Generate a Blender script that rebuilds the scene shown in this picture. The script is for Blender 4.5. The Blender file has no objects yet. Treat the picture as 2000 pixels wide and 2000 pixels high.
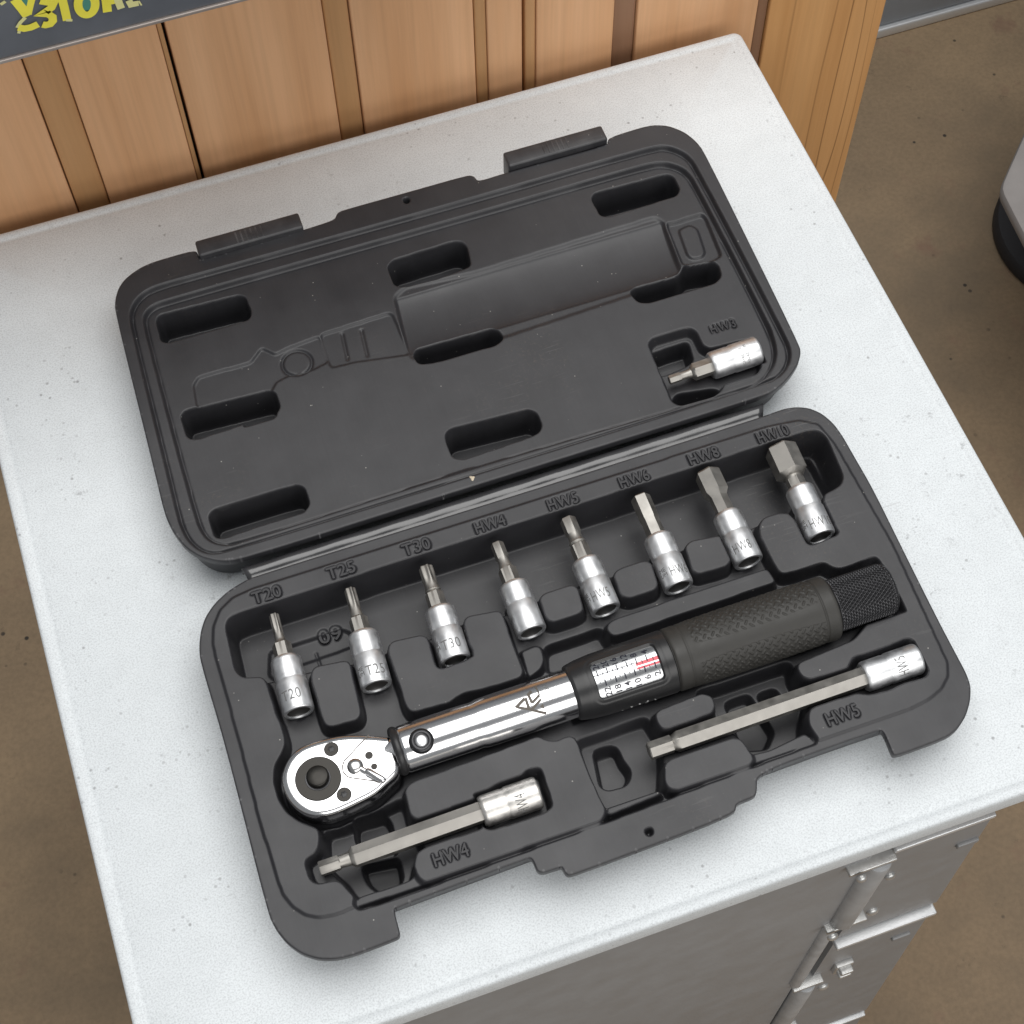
import bpy, bmesh, math, random
import numpy as np
from mathutils import Vector, Matrix

random.seed(7)
rng = np.random.default_rng(7)
scene = bpy.context.scene
C = scene.collection

# ------------------------------------------------------------------ camera
F_PX = 3267.0                       # focal length in pixels of the 2000 px photograph
PITCH, ROLL, YAW, CAM_H = math.radians(61.58), math.radians(-1.16), math.radians(18.35), 0.600
_cy, _sy = math.cos(YAW), math.sin(YAW)
FWD = np.array([_sy * math.cos(PITCH), _cy * math.cos(PITCH), -math.sin(PITCH)])
_r = np.array([_cy, -_sy, 0.0])
_u = np.cross(_r, FWD)
_cr, _sr = math.cos(ROLL), math.sin(ROLL)
RGT, UPV = _cr * _r + _sr * _u, -_sr * _r + _cr * _u


def ray(x, y):
    d = FWD * F_PX + RGT * (x - 1000.0) - UPV * (y - 1000.0)
    return d / np.linalg.norm(d)


_d = ray(1010, 1000)
_t = (0.018 - CAM_H) / _d[2]
CAM = np.array([-_d[0] * _t, -_d[1] * _t, CAM_H])

cam_data = bpy.data.cameras.new('camera')
cam = bpy.data.objects.new('camera', cam_data)
C.objects.link(cam)
cam_data.sensor_width = 36.0
cam_data.lens = 36.0 * F_PX / 2000.0
cam_data.clip_start = 0.01
cam_data.clip_end = 50.0
cam.matrix_world = Matrix(((RGT[0], UPV[0], -FWD[0], CAM[0]), (RGT[1], UPV[1], -FWD[1], CAM[1]),
                           (RGT[2], UPV[2], -FWD[2], CAM[2]), (0, 0, 0, 1)))
scene.camera = cam

# ------------------------------------------------------------------ light
world = bpy.data.worlds.new('World')
scene.world = world
world.use_nodes = True
bg = world.node_tree.nodes['Background']
bg.inputs[0].default_value = (0.94, 0.97, 1.0, 1)
bg.inputs[1].default_value = 0.22


def area_light(name, loc, target, sx, sy, power, col):
    L = bpy.data.lights.new(name, 'AREA')
    L.shape = 'RECTANGLE'
    L.size, L.size_y, L.energy, L.color = sx, sy, power, col
    o = bpy.data.objects.new(name, L)
    C.objects.link(o)
    o.location = loc
    o.rotation_euler = (Vector(target) - Vector(loc)).to_track_quat('-Z', 'Y').to_euler()
    return o


area_light('ceiling_and_fill_light', (0.26, 0.22, 1.75), (0.26, 0.20, 0.0), 1.9, 1.6, 30.0, (1.0, 0.99, 0.97))
area_light('ceiling_and_fill_light', (0.35, -1.9, 1.10), (0.05, 0.1, 0.0), 2.4, 1.2, 23.0, (1.0, 0.98, 0.95))  # added low fill from the front to brighten planks and cabinet, no ceiling fitting

scene.view_settings.view_transform = 'Standard'
scene.view_settings.look = 'None'
scene.view_settings.gamma = 1.0
scene.view_settings.exposure = 0.10
scene.view_settings.use_curve_mapping = False
scene.render.engine = 'CYCLES'
scene.cycles.use_denoising = True
scene.cycles.max_bounces = 8

# ------------------------------------------------------------------ pixel helpers (pixel = direction, distance from the plane it lies on)
ZOOM = dict(A=(200, 200, 2.76), B=(850, 200, 2.576), C=(300, 700, 2.76), D=(900, 600, 2.415), E=(380, 1100, 3.116),
            F=(950, 1050, 3.22), G=(1400, 1000, 3.22), H=(400, 1450, 2.415), R1=(980, 1300, 13.8), R2=(1120, 1230, 9.66),
            R3=(0, 0, 6.44), R4=(640, 1400, 7.43), R5=(1850, 250, 6.44), R6=(1500, 1560, 4.2), R7=(1560, 1080, 8.78),
            R8=(1280, 620, 8.78), X=(0, 0, 1.0))


def full(z, pts):
    ox, oy, s = ZOOM[z]
    return [(ox + x / s, oy + y / s) for x, y in pts]


def on_z(p, z):
    d = ray(*p)
    return CAM + d * ((z - CAM[2]) / d[2])


def on_y(p, Y):
    d = ray(*p)
    return CAM + d * ((Y - CAM[1]) / d[1])


def polyz(pts, z):
    return np.array([on_z(p, z)[:2] for p in pts])


ZR = 0.0225                          # rim height of the open case above the table

# ------------------------------------------------------------------ materials


def new_mat(name):
    m = bpy.data.materials.new(name)
    m.use_nodes = True
    nt = m.node_tree
    return m, nt, nt.nodes['Principled BSDF']


def N(nt, t, **kw):
    n = nt.nodes.new(t)
    for k, v in kw.items():
        setattr(n, k, v)
    return n


def coords(nt, scale=(1, 1, 1), rot=(0, 0, 0)):
    g = N(nt, 'ShaderNodeNewGeometry')
    mp = N(nt, 'ShaderNodeMapping')
    mp.inputs['Scale'].default_value = scale
    mp.inputs['Rotation'].default_value = rot
    nt.links.new(g.outputs['Position'], mp.inputs['Vector'])
    return mp.outputs['Vector']


def noise(nt, vec, scale, detail=4, rough=0.6):
    n = N(nt, 'ShaderNodeTexNoise')
    n.inputs['Scale'].default_value = scale
    n.inputs['Detail'].default_value = detail
    n.inputs['Roughness'].default_value = rough
    nt.links.new(vec, n.inputs['Vector'])
    return n.outputs['Fac']


def ramp(nt, fac, stops, interp='LINEAR'):
    r = N(nt, 'ShaderNodeValToRGB')
    r.color_ramp.interpolation = interp
    e = r.color_ramp.elements
    while len(e) < len(stops):
        e.new(0.5)
    for i, (p, c) in enumerate(stops):
        e[i].position = p
        e[i].color = c if len(c) == 4 else (*c, 1)
    nt.links.new(fac, r.inputs[0])
    return r.outputs['Color']


def mixc(nt, fac, a, b, mode='MIX'):
    m = N(nt, 'ShaderNodeMix', data_type='RGBA', blend_type=mode)
    for s, v in ((0, fac), (6, a), (7, b)):
        if hasattr(v, 'links') or hasattr(v, 'is_linked'):
            nt.links.new(v, m.inputs[s])
        else:
            m.inputs[s].default_value = v if s == 0 else (*v, 1)
    return m.outputs[2]


def bump(nt, bs, height, strength, dist):
    b = N(nt, 'ShaderNodeBump')
    b.inputs['Strength'].default_value = strength
    b.inputs['Distance'].default_value = dist
    nt.links.new(height, b.inputs['Height'])
    nt.links.new(b.outputs[0], bs.inputs['Normal'])


def simple(name, col, rough=0.5, metal=0.0, nscale=0, nstr=0.0, ndist=0.0002, spec=0.5, vary=0.0):
    m, nt, bs = new_mat(name)
    bs.inputs['Base Color'].default_value = (*col, 1)
    bs.inputs['Roughness'].default_value = rough
    bs.inputs['Metallic'].default_value = metal
    bs.inputs['Specular IOR Level'].default_value = spec
    if nscale:
        v = coords(nt)
        f = noise(nt, v, nscale, 3)
        if nstr:
            bump(nt, bs, f, nstr, ndist)
        if vary:
            lo = tuple(c * (1 - vary) for c in col)
            hi = tuple(min(1, c * (1 + vary)) for c in col)
            f2 = noise(nt, v, nscale * 0.13, 4)
            nt.links.new(ramp(nt, f2, [(0.3, lo), (0.7, hi)]), bs.inputs['Base Color'])
            nt.links.new(ramp(nt, f2, [(0.3, (rough * .85,) * 3), (0.7, (min(1, rough * 1.2),) * 3)]), bs.inputs['Roughness'])
    return m


def make_plastic():
    m, nt, bs = new_mat('charcoal_plastic')
    v = coords(nt)
    streak = noise(nt, coords(nt, (1400, 40, 200), (0, 0, 0.05)), 1.0, 2)
    f = noise(nt, v, 60, 5)
    col = ramp(nt, f, [(0.3, (0.0215, 0.0214, 0.0245)), (0.7, (0.030, 0.0298, 0.0335))])
    col = mixc(nt, 0.12, col, streak, 'OVERLAY')
    # dust specks and a brownish scuff
    vo = N(nt, 'ShaderNodeTexVoronoi')
    vo.inputs['Scale'].default_value = 190
    nt.links.new(v, vo.inputs['Vector'])
    spk = ramp(nt, vo.outputs['Distance'], [(0.035, (1, 1, 1)), (0.06, (0, 0, 0))])
    gate = ramp(nt, noise(nt, v, 75, 2), [(0.48, (0, 0, 0)), (0.58, (1, 1, 1))])
    spk = mixc(nt, 1.0, spk, gate, 'MULTIPLY')
    col = mixc(nt, spk, col, (0.30, 0.29, 0.27))
    du = ramp(nt, noise(nt, v, 900, 3), [(0.55, (0, 0, 0)), (0.8, (1, 1, 1))])
    db = ramp(nt, noise(nt, v, 14, 3), [(0.55, (0, 0, 0)), (0.75, (0.5, 0.5, 0.5))])
    col = mixc(nt, mixc(nt, 1.0, du, db, 'MULTIPLY'), col, (0.12, 0.095, 0.07))
    # fine scratches
    sc = ramp(nt, noise(nt, coords(nt, (60, 900, 60), (0, 0, 0.9)), 1.0, 1), [(0.66, (0, 0, 0)), (0.69, (1, 1, 1))])
    col = mixc(nt, mixc(nt, 1.0, sc, db, 'MULTIPLY'), col, (0.09, 0.09, 0.09))
    geo = N(nt, 'ShaderNodeNewGeometry')
    edge = ramp(nt, geo.outputs['Pointiness'], [(0.53, (0, 0, 0)), (0.60, (0.55,) * 3)])
    col = mixc(nt, mixc(nt, 1.0, edge, ramp(nt, noise(nt, v, 130, 4), [(0.35, (0, 0, 0)), (0.65, (1, 1, 1))]), 'MULTIPLY'), col, (0.13, 0.13, 0.135))
    nt.links.new(col, bs.inputs['Base Color'])
    nt.links.new(ramp(nt, noise(nt, v, 35, 4), [(0.3, (0.38,) * 3), (0.7, (0.48,) * 3)]), bs.inputs['Roughness'])
    bs.inputs['Specular IOR Level'].default_value = 0.52
    bump(nt, bs, noise(nt, v, 1600, 2), 0.10, 0.0002)
    return m


def make_table_paint(name, base=(0.775, 0.815, 0.84)):
    m, nt, bs = new_mat(name)
    v = coords(nt)
    f = noise(nt, v, 9, 5)
    col = ramp(nt, f, [(0.3, tuple(c * 0.95 for c in base)), (0.7, base)])
    g = ramp(nt, noise(nt, v, 1500, 2), [(0.30, (0.72,) * 3), (0.58, (1, 1, 1))])
    mot = ramp(nt, noise(nt, v, 95, 5, 0.7), [(0.3, (0.95,) * 3), (0.6, (1, 1, 1))])
    col = mixc(nt, 1.0, col, mot, 'MULTIPLY')
    col = mixc(nt, 0.85, col, g, 'MULTIPLY')
    vo = N(nt, 'ShaderNodeTexVoronoi')
    vo.inputs['Scale'].default_value = 240
    nt.links.new(v, vo.inputs['Vector'])
    spk = ramp(nt, vo.outputs['Distance'], [(0.09, (1, 1, 1)), (0.2, (0, 0, 0))])
    gate = ramp(nt, noise(nt, v, 26, 4, 0.7), [(0.50, (0, 0, 0)), (0.62, (1, 1, 1))])
    col = mixc(nt, mixc(nt, 1.0, spk, gate, 'MULTIPLY'), col, (0.36, 0.37, 0.38))
    sm = ramp(nt, noise(nt, v, 17, 6, 0.75), [(0.66, (0, 0, 0)), (0.78, (0.35,) * 3)])
    col = mixc(nt, sm, col, (0.40, 0.42, 0.43))
    dn = ramp(nt, noise(nt, v, 120, 6, 0.8), [(0.60, (0, 0, 0)), (0.68, (0.8,) * 3)])
    dm = ramp(nt, noise(nt, v, 9, 4), [(0.50, (0, 0, 0)), (0.62, (1, 1, 1))])
    col = mixc(nt, mixc(nt, 1.0, dn, dm, 'MULTIPLY'), col, (0.33, 0.34, 0.35))
    sc = ramp(nt, noise(nt, coords(nt, (25, 420, 25), (0, 0, 0.6)), 1.0, 2), [(0.70, (0, 0, 0)), (0.73, (0.5,) * 3)])
    col = mixc(nt, mixc(nt, 1.0, sc, dm, 'MULTIPLY'), col, (0.5, 0.52, 0.53))
    nt.links.new(col, bs.inputs['Base Color'])
    bs.inputs['Roughness'].default_value = 0.55
    bs.inputs['Specular IOR Level'].default_value = 0.35
    bump(nt, bs, noise(nt, v, 1100, 3), 0.22, 0.0003)
    return m


def make_wood(name, lo, hi, strong=0.0):
    m, nt, bs = new_mat(name)
    info = N(nt, 'ShaderNodeObjectInfo')
    g = N(nt, 'ShaderNodeNewGeometry')
    add = N(nt, 'ShaderNodeVectorMath', operation='ADD')
    cmb = N(nt, 'ShaderNodeCombineXYZ')
    mul = N(nt, 'ShaderNodeMath', operation='MULTIPLY')
    mul.inputs[1].default_value = 7.0
    nt.links.new(info.outputs['Random'], mul.inputs[0])
    nt.links.new(mul.outputs[0], cmb.inputs[2])
    nt.links.new(g.outputs['Position'], add.inputs[0])
    nt.links.new(cmb.outputs[0], add.inputs[1])
    mp = N(nt, 'ShaderNodeMapping')
    mp.inputs['Scale'].default_value = (34, 34, 2.2)
    nt.links.new(add.outputs[0], mp.inputs['Vector'])
    f = noise(nt, mp.outputs[0], 1.6, 5, 0.55)
    col = ramp(nt, f, [(0.28, lo), (0.72, hi)])
    mp2 = N(nt, 'ShaderNodeMapping')
    mp2.inputs['Scale'].default_value = (420, 420, 9)
    nt.links.new(add.outputs[0], mp2.inputs['Vector'])
    fine = noise(nt, mp2.outputs[0], 1.0, 3)
    col = mixc(nt, 0.30, col, ramp(nt, fine, [(0.3, (0.72,) * 3), (0.6, (1, 1, 1))]), 'MULTIPLY')
    if strong:
        mp3 = N(nt, 'ShaderNodeMapping')
        mp3.inputs['Scale'].default_value = (24, 24, 1.5)
        mp3.inputs['Rotation'].default_value = (0, 0.10, 0)
        nt.links.new(add.outputs[0], mp3.inputs['Vector'])
        w = noise(nt, mp3.outputs[0], 1.3, 1.5, 0.4)
        m2 = N(nt, 'ShaderNodeMath', operation='MULTIPLY')
        m2.inputs[1].default_value = 9.0
        nt.links.new(w, m2.inputs[0])
        fr = N(nt, 'ShaderNodeMath', operation='FRACT')
        nt.links.new(m2.outputs[0], fr.inputs[0])
        line = ramp(nt, fr.outputs[0], [(0.0, (0, 0, 0)), (0.86, (0, 0, 0)), (0.94, (1, 1, 1)), (1.0, (0, 0, 0))])
        brk = ramp(nt, noise(nt, mp.outputs[0], 0.9, 3), [(0.42, (0, 0, 0)), (0.6, (strong,) * 3)])
        col = mixc(nt, mixc(nt, 1.0, line, brk, 'MULTIPLY'), col, tuple(c * 0.35 for c in lo))
    nt.links.new(col, bs.inputs['Base Color'])
    bs.inputs['Roughness'].default_value = 0.6
    bs.inputs['Specular IOR Level'].default_value = 0.3
    bump(nt, bs, fine, 0.15, 0.0004)
    return m


def make_floor():
    m, nt, bs = new_mat('concrete_floor')
    v = coords(nt)
    f = noise(nt, v, 2.6, 5, 0.6)
    col = ramp(nt, f, [(0.30, (0.19, 0.135, 0.083)), (0.52, (0.275, 0.195, 0.118)), (0.72, (0.36, 0.255, 0.152))])
    g = ramp(nt, noise(nt, v, 260, 3), [(0.3, (0.72,) * 3), (0.65, (1, 1, 1))])
    col = mixc(nt, 0.6, col, g, 'MULTIPLY')
    st = ramp(nt, noise(nt, v, 34, 6, 0.75), [(0.63, (0, 0, 0)), (0.74, (0.7,) * 3)])
    col = mixc(nt, st, col, (0.085, 0.062, 0.042))
    big = ramp(nt, noise(nt, v, 5.5, 4, 0.65), [(0.48, (0, 0, 0)), (0.70, (0.55,) * 3)])
    col = mixc(nt, big, col, (0.135, 0.105, 0.072))
    rd = ramp(nt, noise(nt, v, 21, 4, 0.6), [(0.60, (0, 0, 0)), (0.72, (0.5,) * 3)])
    col = mixc(nt, rd, col, (0.20, 0.105, 0.075))
    vo = N(nt, 'ShaderNodeTexVoronoi')
    vo.inputs['Scale'].default_value = 55
    nt.links.new(v, vo.inputs['Vector'])
    grit = ramp(nt, vo.outputs['Distance'], [(0.07, (1, 1, 1)), (0.12, (0, 0, 0))])
    gg = ramp(nt, noise(nt, v, 13, 2), [(0.5, (0, 0, 0)), (0.6, (1, 1, 1))])
    col = mixc(nt, mixc(nt, 1.0, grit, gg, 'MULTIPLY'), col, (0.035, 0.027, 0.02))
    nt.links.new(col, bs.inputs['Base Color'])
    bs.inputs['Roughness'].default_value = 0.7
    bump(nt, bs, noise(nt, v, 160, 4), 0.3, 0.001)
    return m


M = {}
M['plastic'] = make_plastic()
M['label_plastic'] = simple('label_plastic', (0.026, 0.0258, 0.029), 0.42, spec=0.4)
M['satin'] = simple('satin_chrome', (0.86, 0.87, 0.885), 0.44, 1.0, 2600, 0.12, 0.0001, vary=0.05)
M['satin_dull'] = simple('satin_chrome_dull', (0.74, 0.72, 0.69), 0.42, 1.0, 2600, 0.14, 0.0001, vary=0.12)
M['bit'] = simple('bit_steel', (0.40, 0.385, 0.36), 0.50, 1.0, 1800, 0.10, 0.0001, vary=0.08)
M['chrome'] = simple('polished_chrome', (0.86, 0.86, 0.87), 0.16, 1.0, 160, 0.015, 0.0003)
M['chrome_dull'] = simple('worn_chrome', (0.72, 0.71, 0.70), 0.22, 1.0, 900, 0.1, 0.0001)
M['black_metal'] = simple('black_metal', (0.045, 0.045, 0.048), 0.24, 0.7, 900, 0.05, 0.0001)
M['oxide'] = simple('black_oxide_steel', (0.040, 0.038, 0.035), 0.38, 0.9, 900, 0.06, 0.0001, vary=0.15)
M['sleeve'] = simple('black_sleeve', (0.022, 0.022, 0.023), 0.33, 0.0, 700, 0.03, 0.0001)
M['rubber'] = simple('grip_rubber', (0.032, 0.0305, 0.0275), 0.52, 0.0, 900, 0.12, 0.0001, vary=0.12)
M['oring'] = simple('rubber_ring', (0.02, 0.02, 0.021), 0.38)
M['engrave'] = simple('engraved_line', (0.19, 0.19, 0.19), 0.6, 0.2)
M['engrave_soft'] = simple('engraved_line_faint', (0.33, 0.33, 0.33), 0.6, 0.2)
M['recess'] = simple('shaded_recess_steel', (0.09, 0.085, 0.08), 0.45, 0.8)
M['logo'] = simple('laser_etch', (0.12, 0.105, 0.09), 0.6, 0.1)
M['ink'] = simple('scale_ink', (0.012, 0.012, 0.025), 0.4)
M['red'] = simple('scale_red', (0.75, 0.10, 0.13), 0.3)
M['white_print'] = simple('white_print', (0.6, 0.6, 0.6), 0.6)
M['scale'] = simple('scale_steel', (0.56, 0.57, 0.58), 0.20, 1.0, 900, 0.02, 0.0001)
M['table'] = make_table_paint('cabinet_top_paint')
M['cab_grey'] = simple('cabinet_grey_paint', (0.30, 0.302, 0.306), 0.46, 0.2, 500, 0.02, 0.0003, vary=0.06)
M['cab_edge'] = simple('bright_steel_edge', (0.72, 0.73, 0.74), 0.32, 0.5, 500, 0.1, 0.0003)
M['zinc'] = simple('zinc_hardware', (0.62, 0.62, 0.61), 0.34, 0.7, 700, 0.12, 0.0003, vary=0.15)
M['rod'] = simple('dull_steel_rod', (0.40, 0.41, 0.42), 0.36, 0.1, 700, 0.12, 0.0003, vary=0.15)
M['dark'] = simple('dark_gap', (0.07, 0.04, 0.025), 0.8)
M['wood'] = make_wood('pale_wood', (0.62, 0.335, 0.165), (0.76, 0.45, 0.25))
M['wood_brown'] = make_wood('brown_wood', (0.47, 0.255, 0.11), (0.57, 0.325, 0.155))
M['wood_dark'] = make_wood('dark_wood', (0.235, 0.128, 0.075), (0.31, 0.175, 0.105))
M['wood_knot'] = make_wood('grained_wood', (0.55, 0.275, 0.10), (0.70, 0.39, 0.165), 0.9)
M['floor'] = make_floor()
M['shelf'] = simple('blue_grey_steel', (0.135, 0.148, 0.172), 0.45, 0.1, 300, 0.05, 0.0003, vary=0.12)
M['shelf_edge'] = simple('bare_steel_edge', (0.42, 0.37, 0.34), 0.4, 0.5)
M['yellow'] = simple('yellow_paint', (0.86, 0.78, 0.08), 0.5, 0, 300, 0.1, 0.0003, vary=0.1)
M['yellow_pale'] = simple('pale_yellow_paint', (0.72, 0.70, 0.32), 0.5)
M['green'] = simple('green_paint', (0.07, 0.26, 0.20), 0.5)
M['panel'] = simple('blue_grey_panel', (0.30, 0.33, 0.37), 0.45, 0.1, 300, 0.05, 0.0003, vary=0.08)
M['stool'] = simple('grey_vinyl', (0.27, 0.25, 0.24), 0.7, 0, 90, 0.2, 0.001, vary=0.2)
M['stool_base'] = simple('black_rubber', (0.012, 0.011, 0.013), 0.6)
M['fleck'] = simple('dried_glue', (0.58, 0.50, 0.38), 0.7, 0, 900, 0.3, 0.0003)

# ------------------------------------------------------------------ object helpers


def wloc(o):
    v = Vector((0, 0, 0))
    while o is not None:
        v += o.location
        o = o.parent
    return v


def obj(name, verts, faces, mat, parent=None, smooth=True, sharp=40):
    me = bpy.data.meshes.new(name)
    off = np.array(wloc(parent)) if parent is not None else np.zeros(3)
    vs = np.asarray(verts, dtype=float) - off
    me.from_pydata([tuple(v) for v in vs], [], faces)
    me.validate()
    if smooth:
        me.shade_smooth()
        if sharp:
            me.set_sharp_from_angle(angle=math.radians(sharp))
    me.materials.append(M[mat])
    o = bpy.data.objects.new(name, me)
    C.objects.link(o)
    o.parent = parent
    return o


def thing(name, label, cat, loc, group=None):
    o = bpy.data.objects.new(name, None)
    C.objects.link(o)
    o.empty_display_size = 0.01
    o.location = loc
    tag(o, label, cat, group)
    return o


def tag(o, label, cat, group=None):
    o['label'] = label
    o['category'] = cat
    if group:
        o['group'] = group
    return o


def loft(sections, org, axis, up, n=48, cap0=True, cap1=True):
    """sections: (s, radius or f(theta)); theta measured from `up` around `axis`."""
    org, a, up = np.array(org, float), np.array(axis, float), np.array(up, float)
    a = a / np.linalg.norm(a)
    up = up - a * (up @ a)
    up /= np.linalg.norm(up)
    sd = np.cross(a, up)
    th = np.linspace(0, 2 * np.pi, n, endpoint=False)
    V, Fc = [], []
    for s, r in sections:
        rr = np.array([r(t) for t in th]) if callable(r) else np.full(n, r)
        V.append(org + a * s + np.outer(rr * np.cos(th), up) + np.outer(rr * np.sin(th), sd))
    V = np.concatenate(V)
    for i in range(len(sections) - 1):
        for j in range(n):
            k = (j + 1) % n
            Fc.append((i * n + j, i * n + k, (i + 1) * n + k, (i + 1) * n + j))
    if cap0:
        Fc.append(tuple(range(n - 1, -1, -1)))
    if cap1:
        b = (len(sections) - 1) * n
        Fc.append(tuple(range(b, b + n)))
    return V, Fc


def merge(*parts):
    V, Fc, o = [], [], 0
    for v, f in parts:
        V.append(np.asarray(v, float))
        Fc += [tuple(i + o for i in q) for q in f]
        o += len(v)
    return np.concatenate(V), Fc


def box(x0, x1, y0, y1, z0, z1, b=0.0):
    """box with all vertical and horizontal edges bevelled by b"""
    if b <= 0:
        V = [(x, y, z) for z in (z0, z1) for x, y in ((x0, y0), (x1, y0), (x1, y1), (x0, y1))]
        return np.array(V), [(3, 2, 1, 0), (4, 5, 6, 7), (0, 1, 5, 4), (1, 2, 6, 5), (2, 3, 7, 6), (3, 0, 4, 7)]
    bm = bmesh.new()
    bmesh.ops.create_cube(bm, size=1.0)
    for v in bm.verts:
        v.co = Vector(((x0 + x1) / 2 + v.co.x * (x1 - x0), (y0 + y1) / 2 + v.co.y * (y1 - y0), (z0 + z1) / 2 + v.co.z * (z1 - z0)))
    bmesh.ops.bevel(bm, geom=bm.edges[:], offset=b, segments=3, profile=0.5, affect='EDGES')
    bm.verts.index_update()
    V = np.array([v.co[:] for v in bm.verts])
    Fc = [tuple(v.index for v in f.verts) for f in bm.faces]
    bm.free()
    return V, Fc


def chaikin(p, n=2, q=0.25):
    p = np.asarray(p, float)
    for _ in range(n):
        nx = np.roll(p, -1, axis=0)
        a, b = p * (1 - q) + nx * q, p * q + nx * (1 - q)
        p = np.stack([a, b], 1).reshape(-1, p.shape[1])
    return p


def resample(p, step):
    p = np.asarray(p, float)
    nx = np.roll(p, -1, axis=0)
    L = np.linalg.norm(nx - p, axis=1)
    cum = np.concatenate([[0], np.cumsum(L)])
    n = max(8, int(cum[-1] / step))
    t = np.linspace(0, cum[-1], n, endpoint=False)
    pp = np.vstack([p, p[:1]])
    return np.stack([np.interp(t, cum, pp[:, k]) for k in range(2)], 1)


def loop_normals(p, smooth=3):
    """outward normals of a closed loop (any winding)"""
    t = np.roll(p, -1, 0) - np.roll(p, 1, 0)
    for _ in range(smooth):
        t = (np.roll(t, -1, 0) + t + np.roll(t, 1, 0)) / 3
    n = np.stack([t[:, 1], -t[:, 0]], 1)
    n /= np.maximum(1e-12, np.linalg.norm(n, axis=1))[:, None]
    area = np.sum(p[:, 0] * np.roll(p[:, 1], -1) - np.roll(p[:, 0], -1) * p[:, 1])
    return n if area > 0 else -n


def slab(outline, prof, smooth=3):
    """closed outline lofted through (inset, z); last ring and first ring capped"""
    p = np.asarray(outline, float)
    if np.sum(p[:, 0] * np.roll(p[:, 1], -1) - np.roll(p[:, 0], -1) * p[:, 1]) < 0:
        p = p[::-1]
    nrm = loop_normals(p, smooth)
    n = len(p)
    V, Fc = [], []
    for ins, z in prof:
        q = p - nrm * ins
        V.append(np.column_stack([q, np.full(n, z)]))
    for i in range(len(prof) - 1):
        for j in range(n):
            k = (j + 1) % n
            Fc.append((i * n + j, i * n + k, (i + 1) * n + k, (i + 1) * n + j))
    Fc.append(tuple(range(n - 1, -1, -1)))
    b = (len(prof) - 1) * n
    Fc.append(tuple(range(b, b + n)))
    return np.concatenate(V), Fc


def inside(poly, X, Y):
    r = np.zeros(X.shape, bool)
    x0, y0 = poly[-1]
    for x1, y1 in poly:
        if y0 != y1:
            c = (y1 > Y) != (y0 > Y)
            r ^= c & (X < (x0 - x1) * (Y - y1) / (y0 - y1) + x1)
        x0, y0 = x1, y1
    return r


def blur(a, sig):
    """separable gaussian, sigma in cells"""
    k = int(max(1, math.ceil(3 * sig)))
    w = np.exp(-0.5 * (np.arange(-k, k + 1) / sig) ** 2)
    w /= w.sum()
    for ax in (0, 1):
        p = np.pad(a, [(k, k) if i == ax else (0, 0) for i in (0, 1)], mode='edge')
        n = a.shape[ax]
        out = np.zeros_like(a)
        for i, c in enumerate(w):
            out += c * (p[i:i + n] if ax == 0 else p[:, i:i + n])
        a = out
    return a


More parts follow.
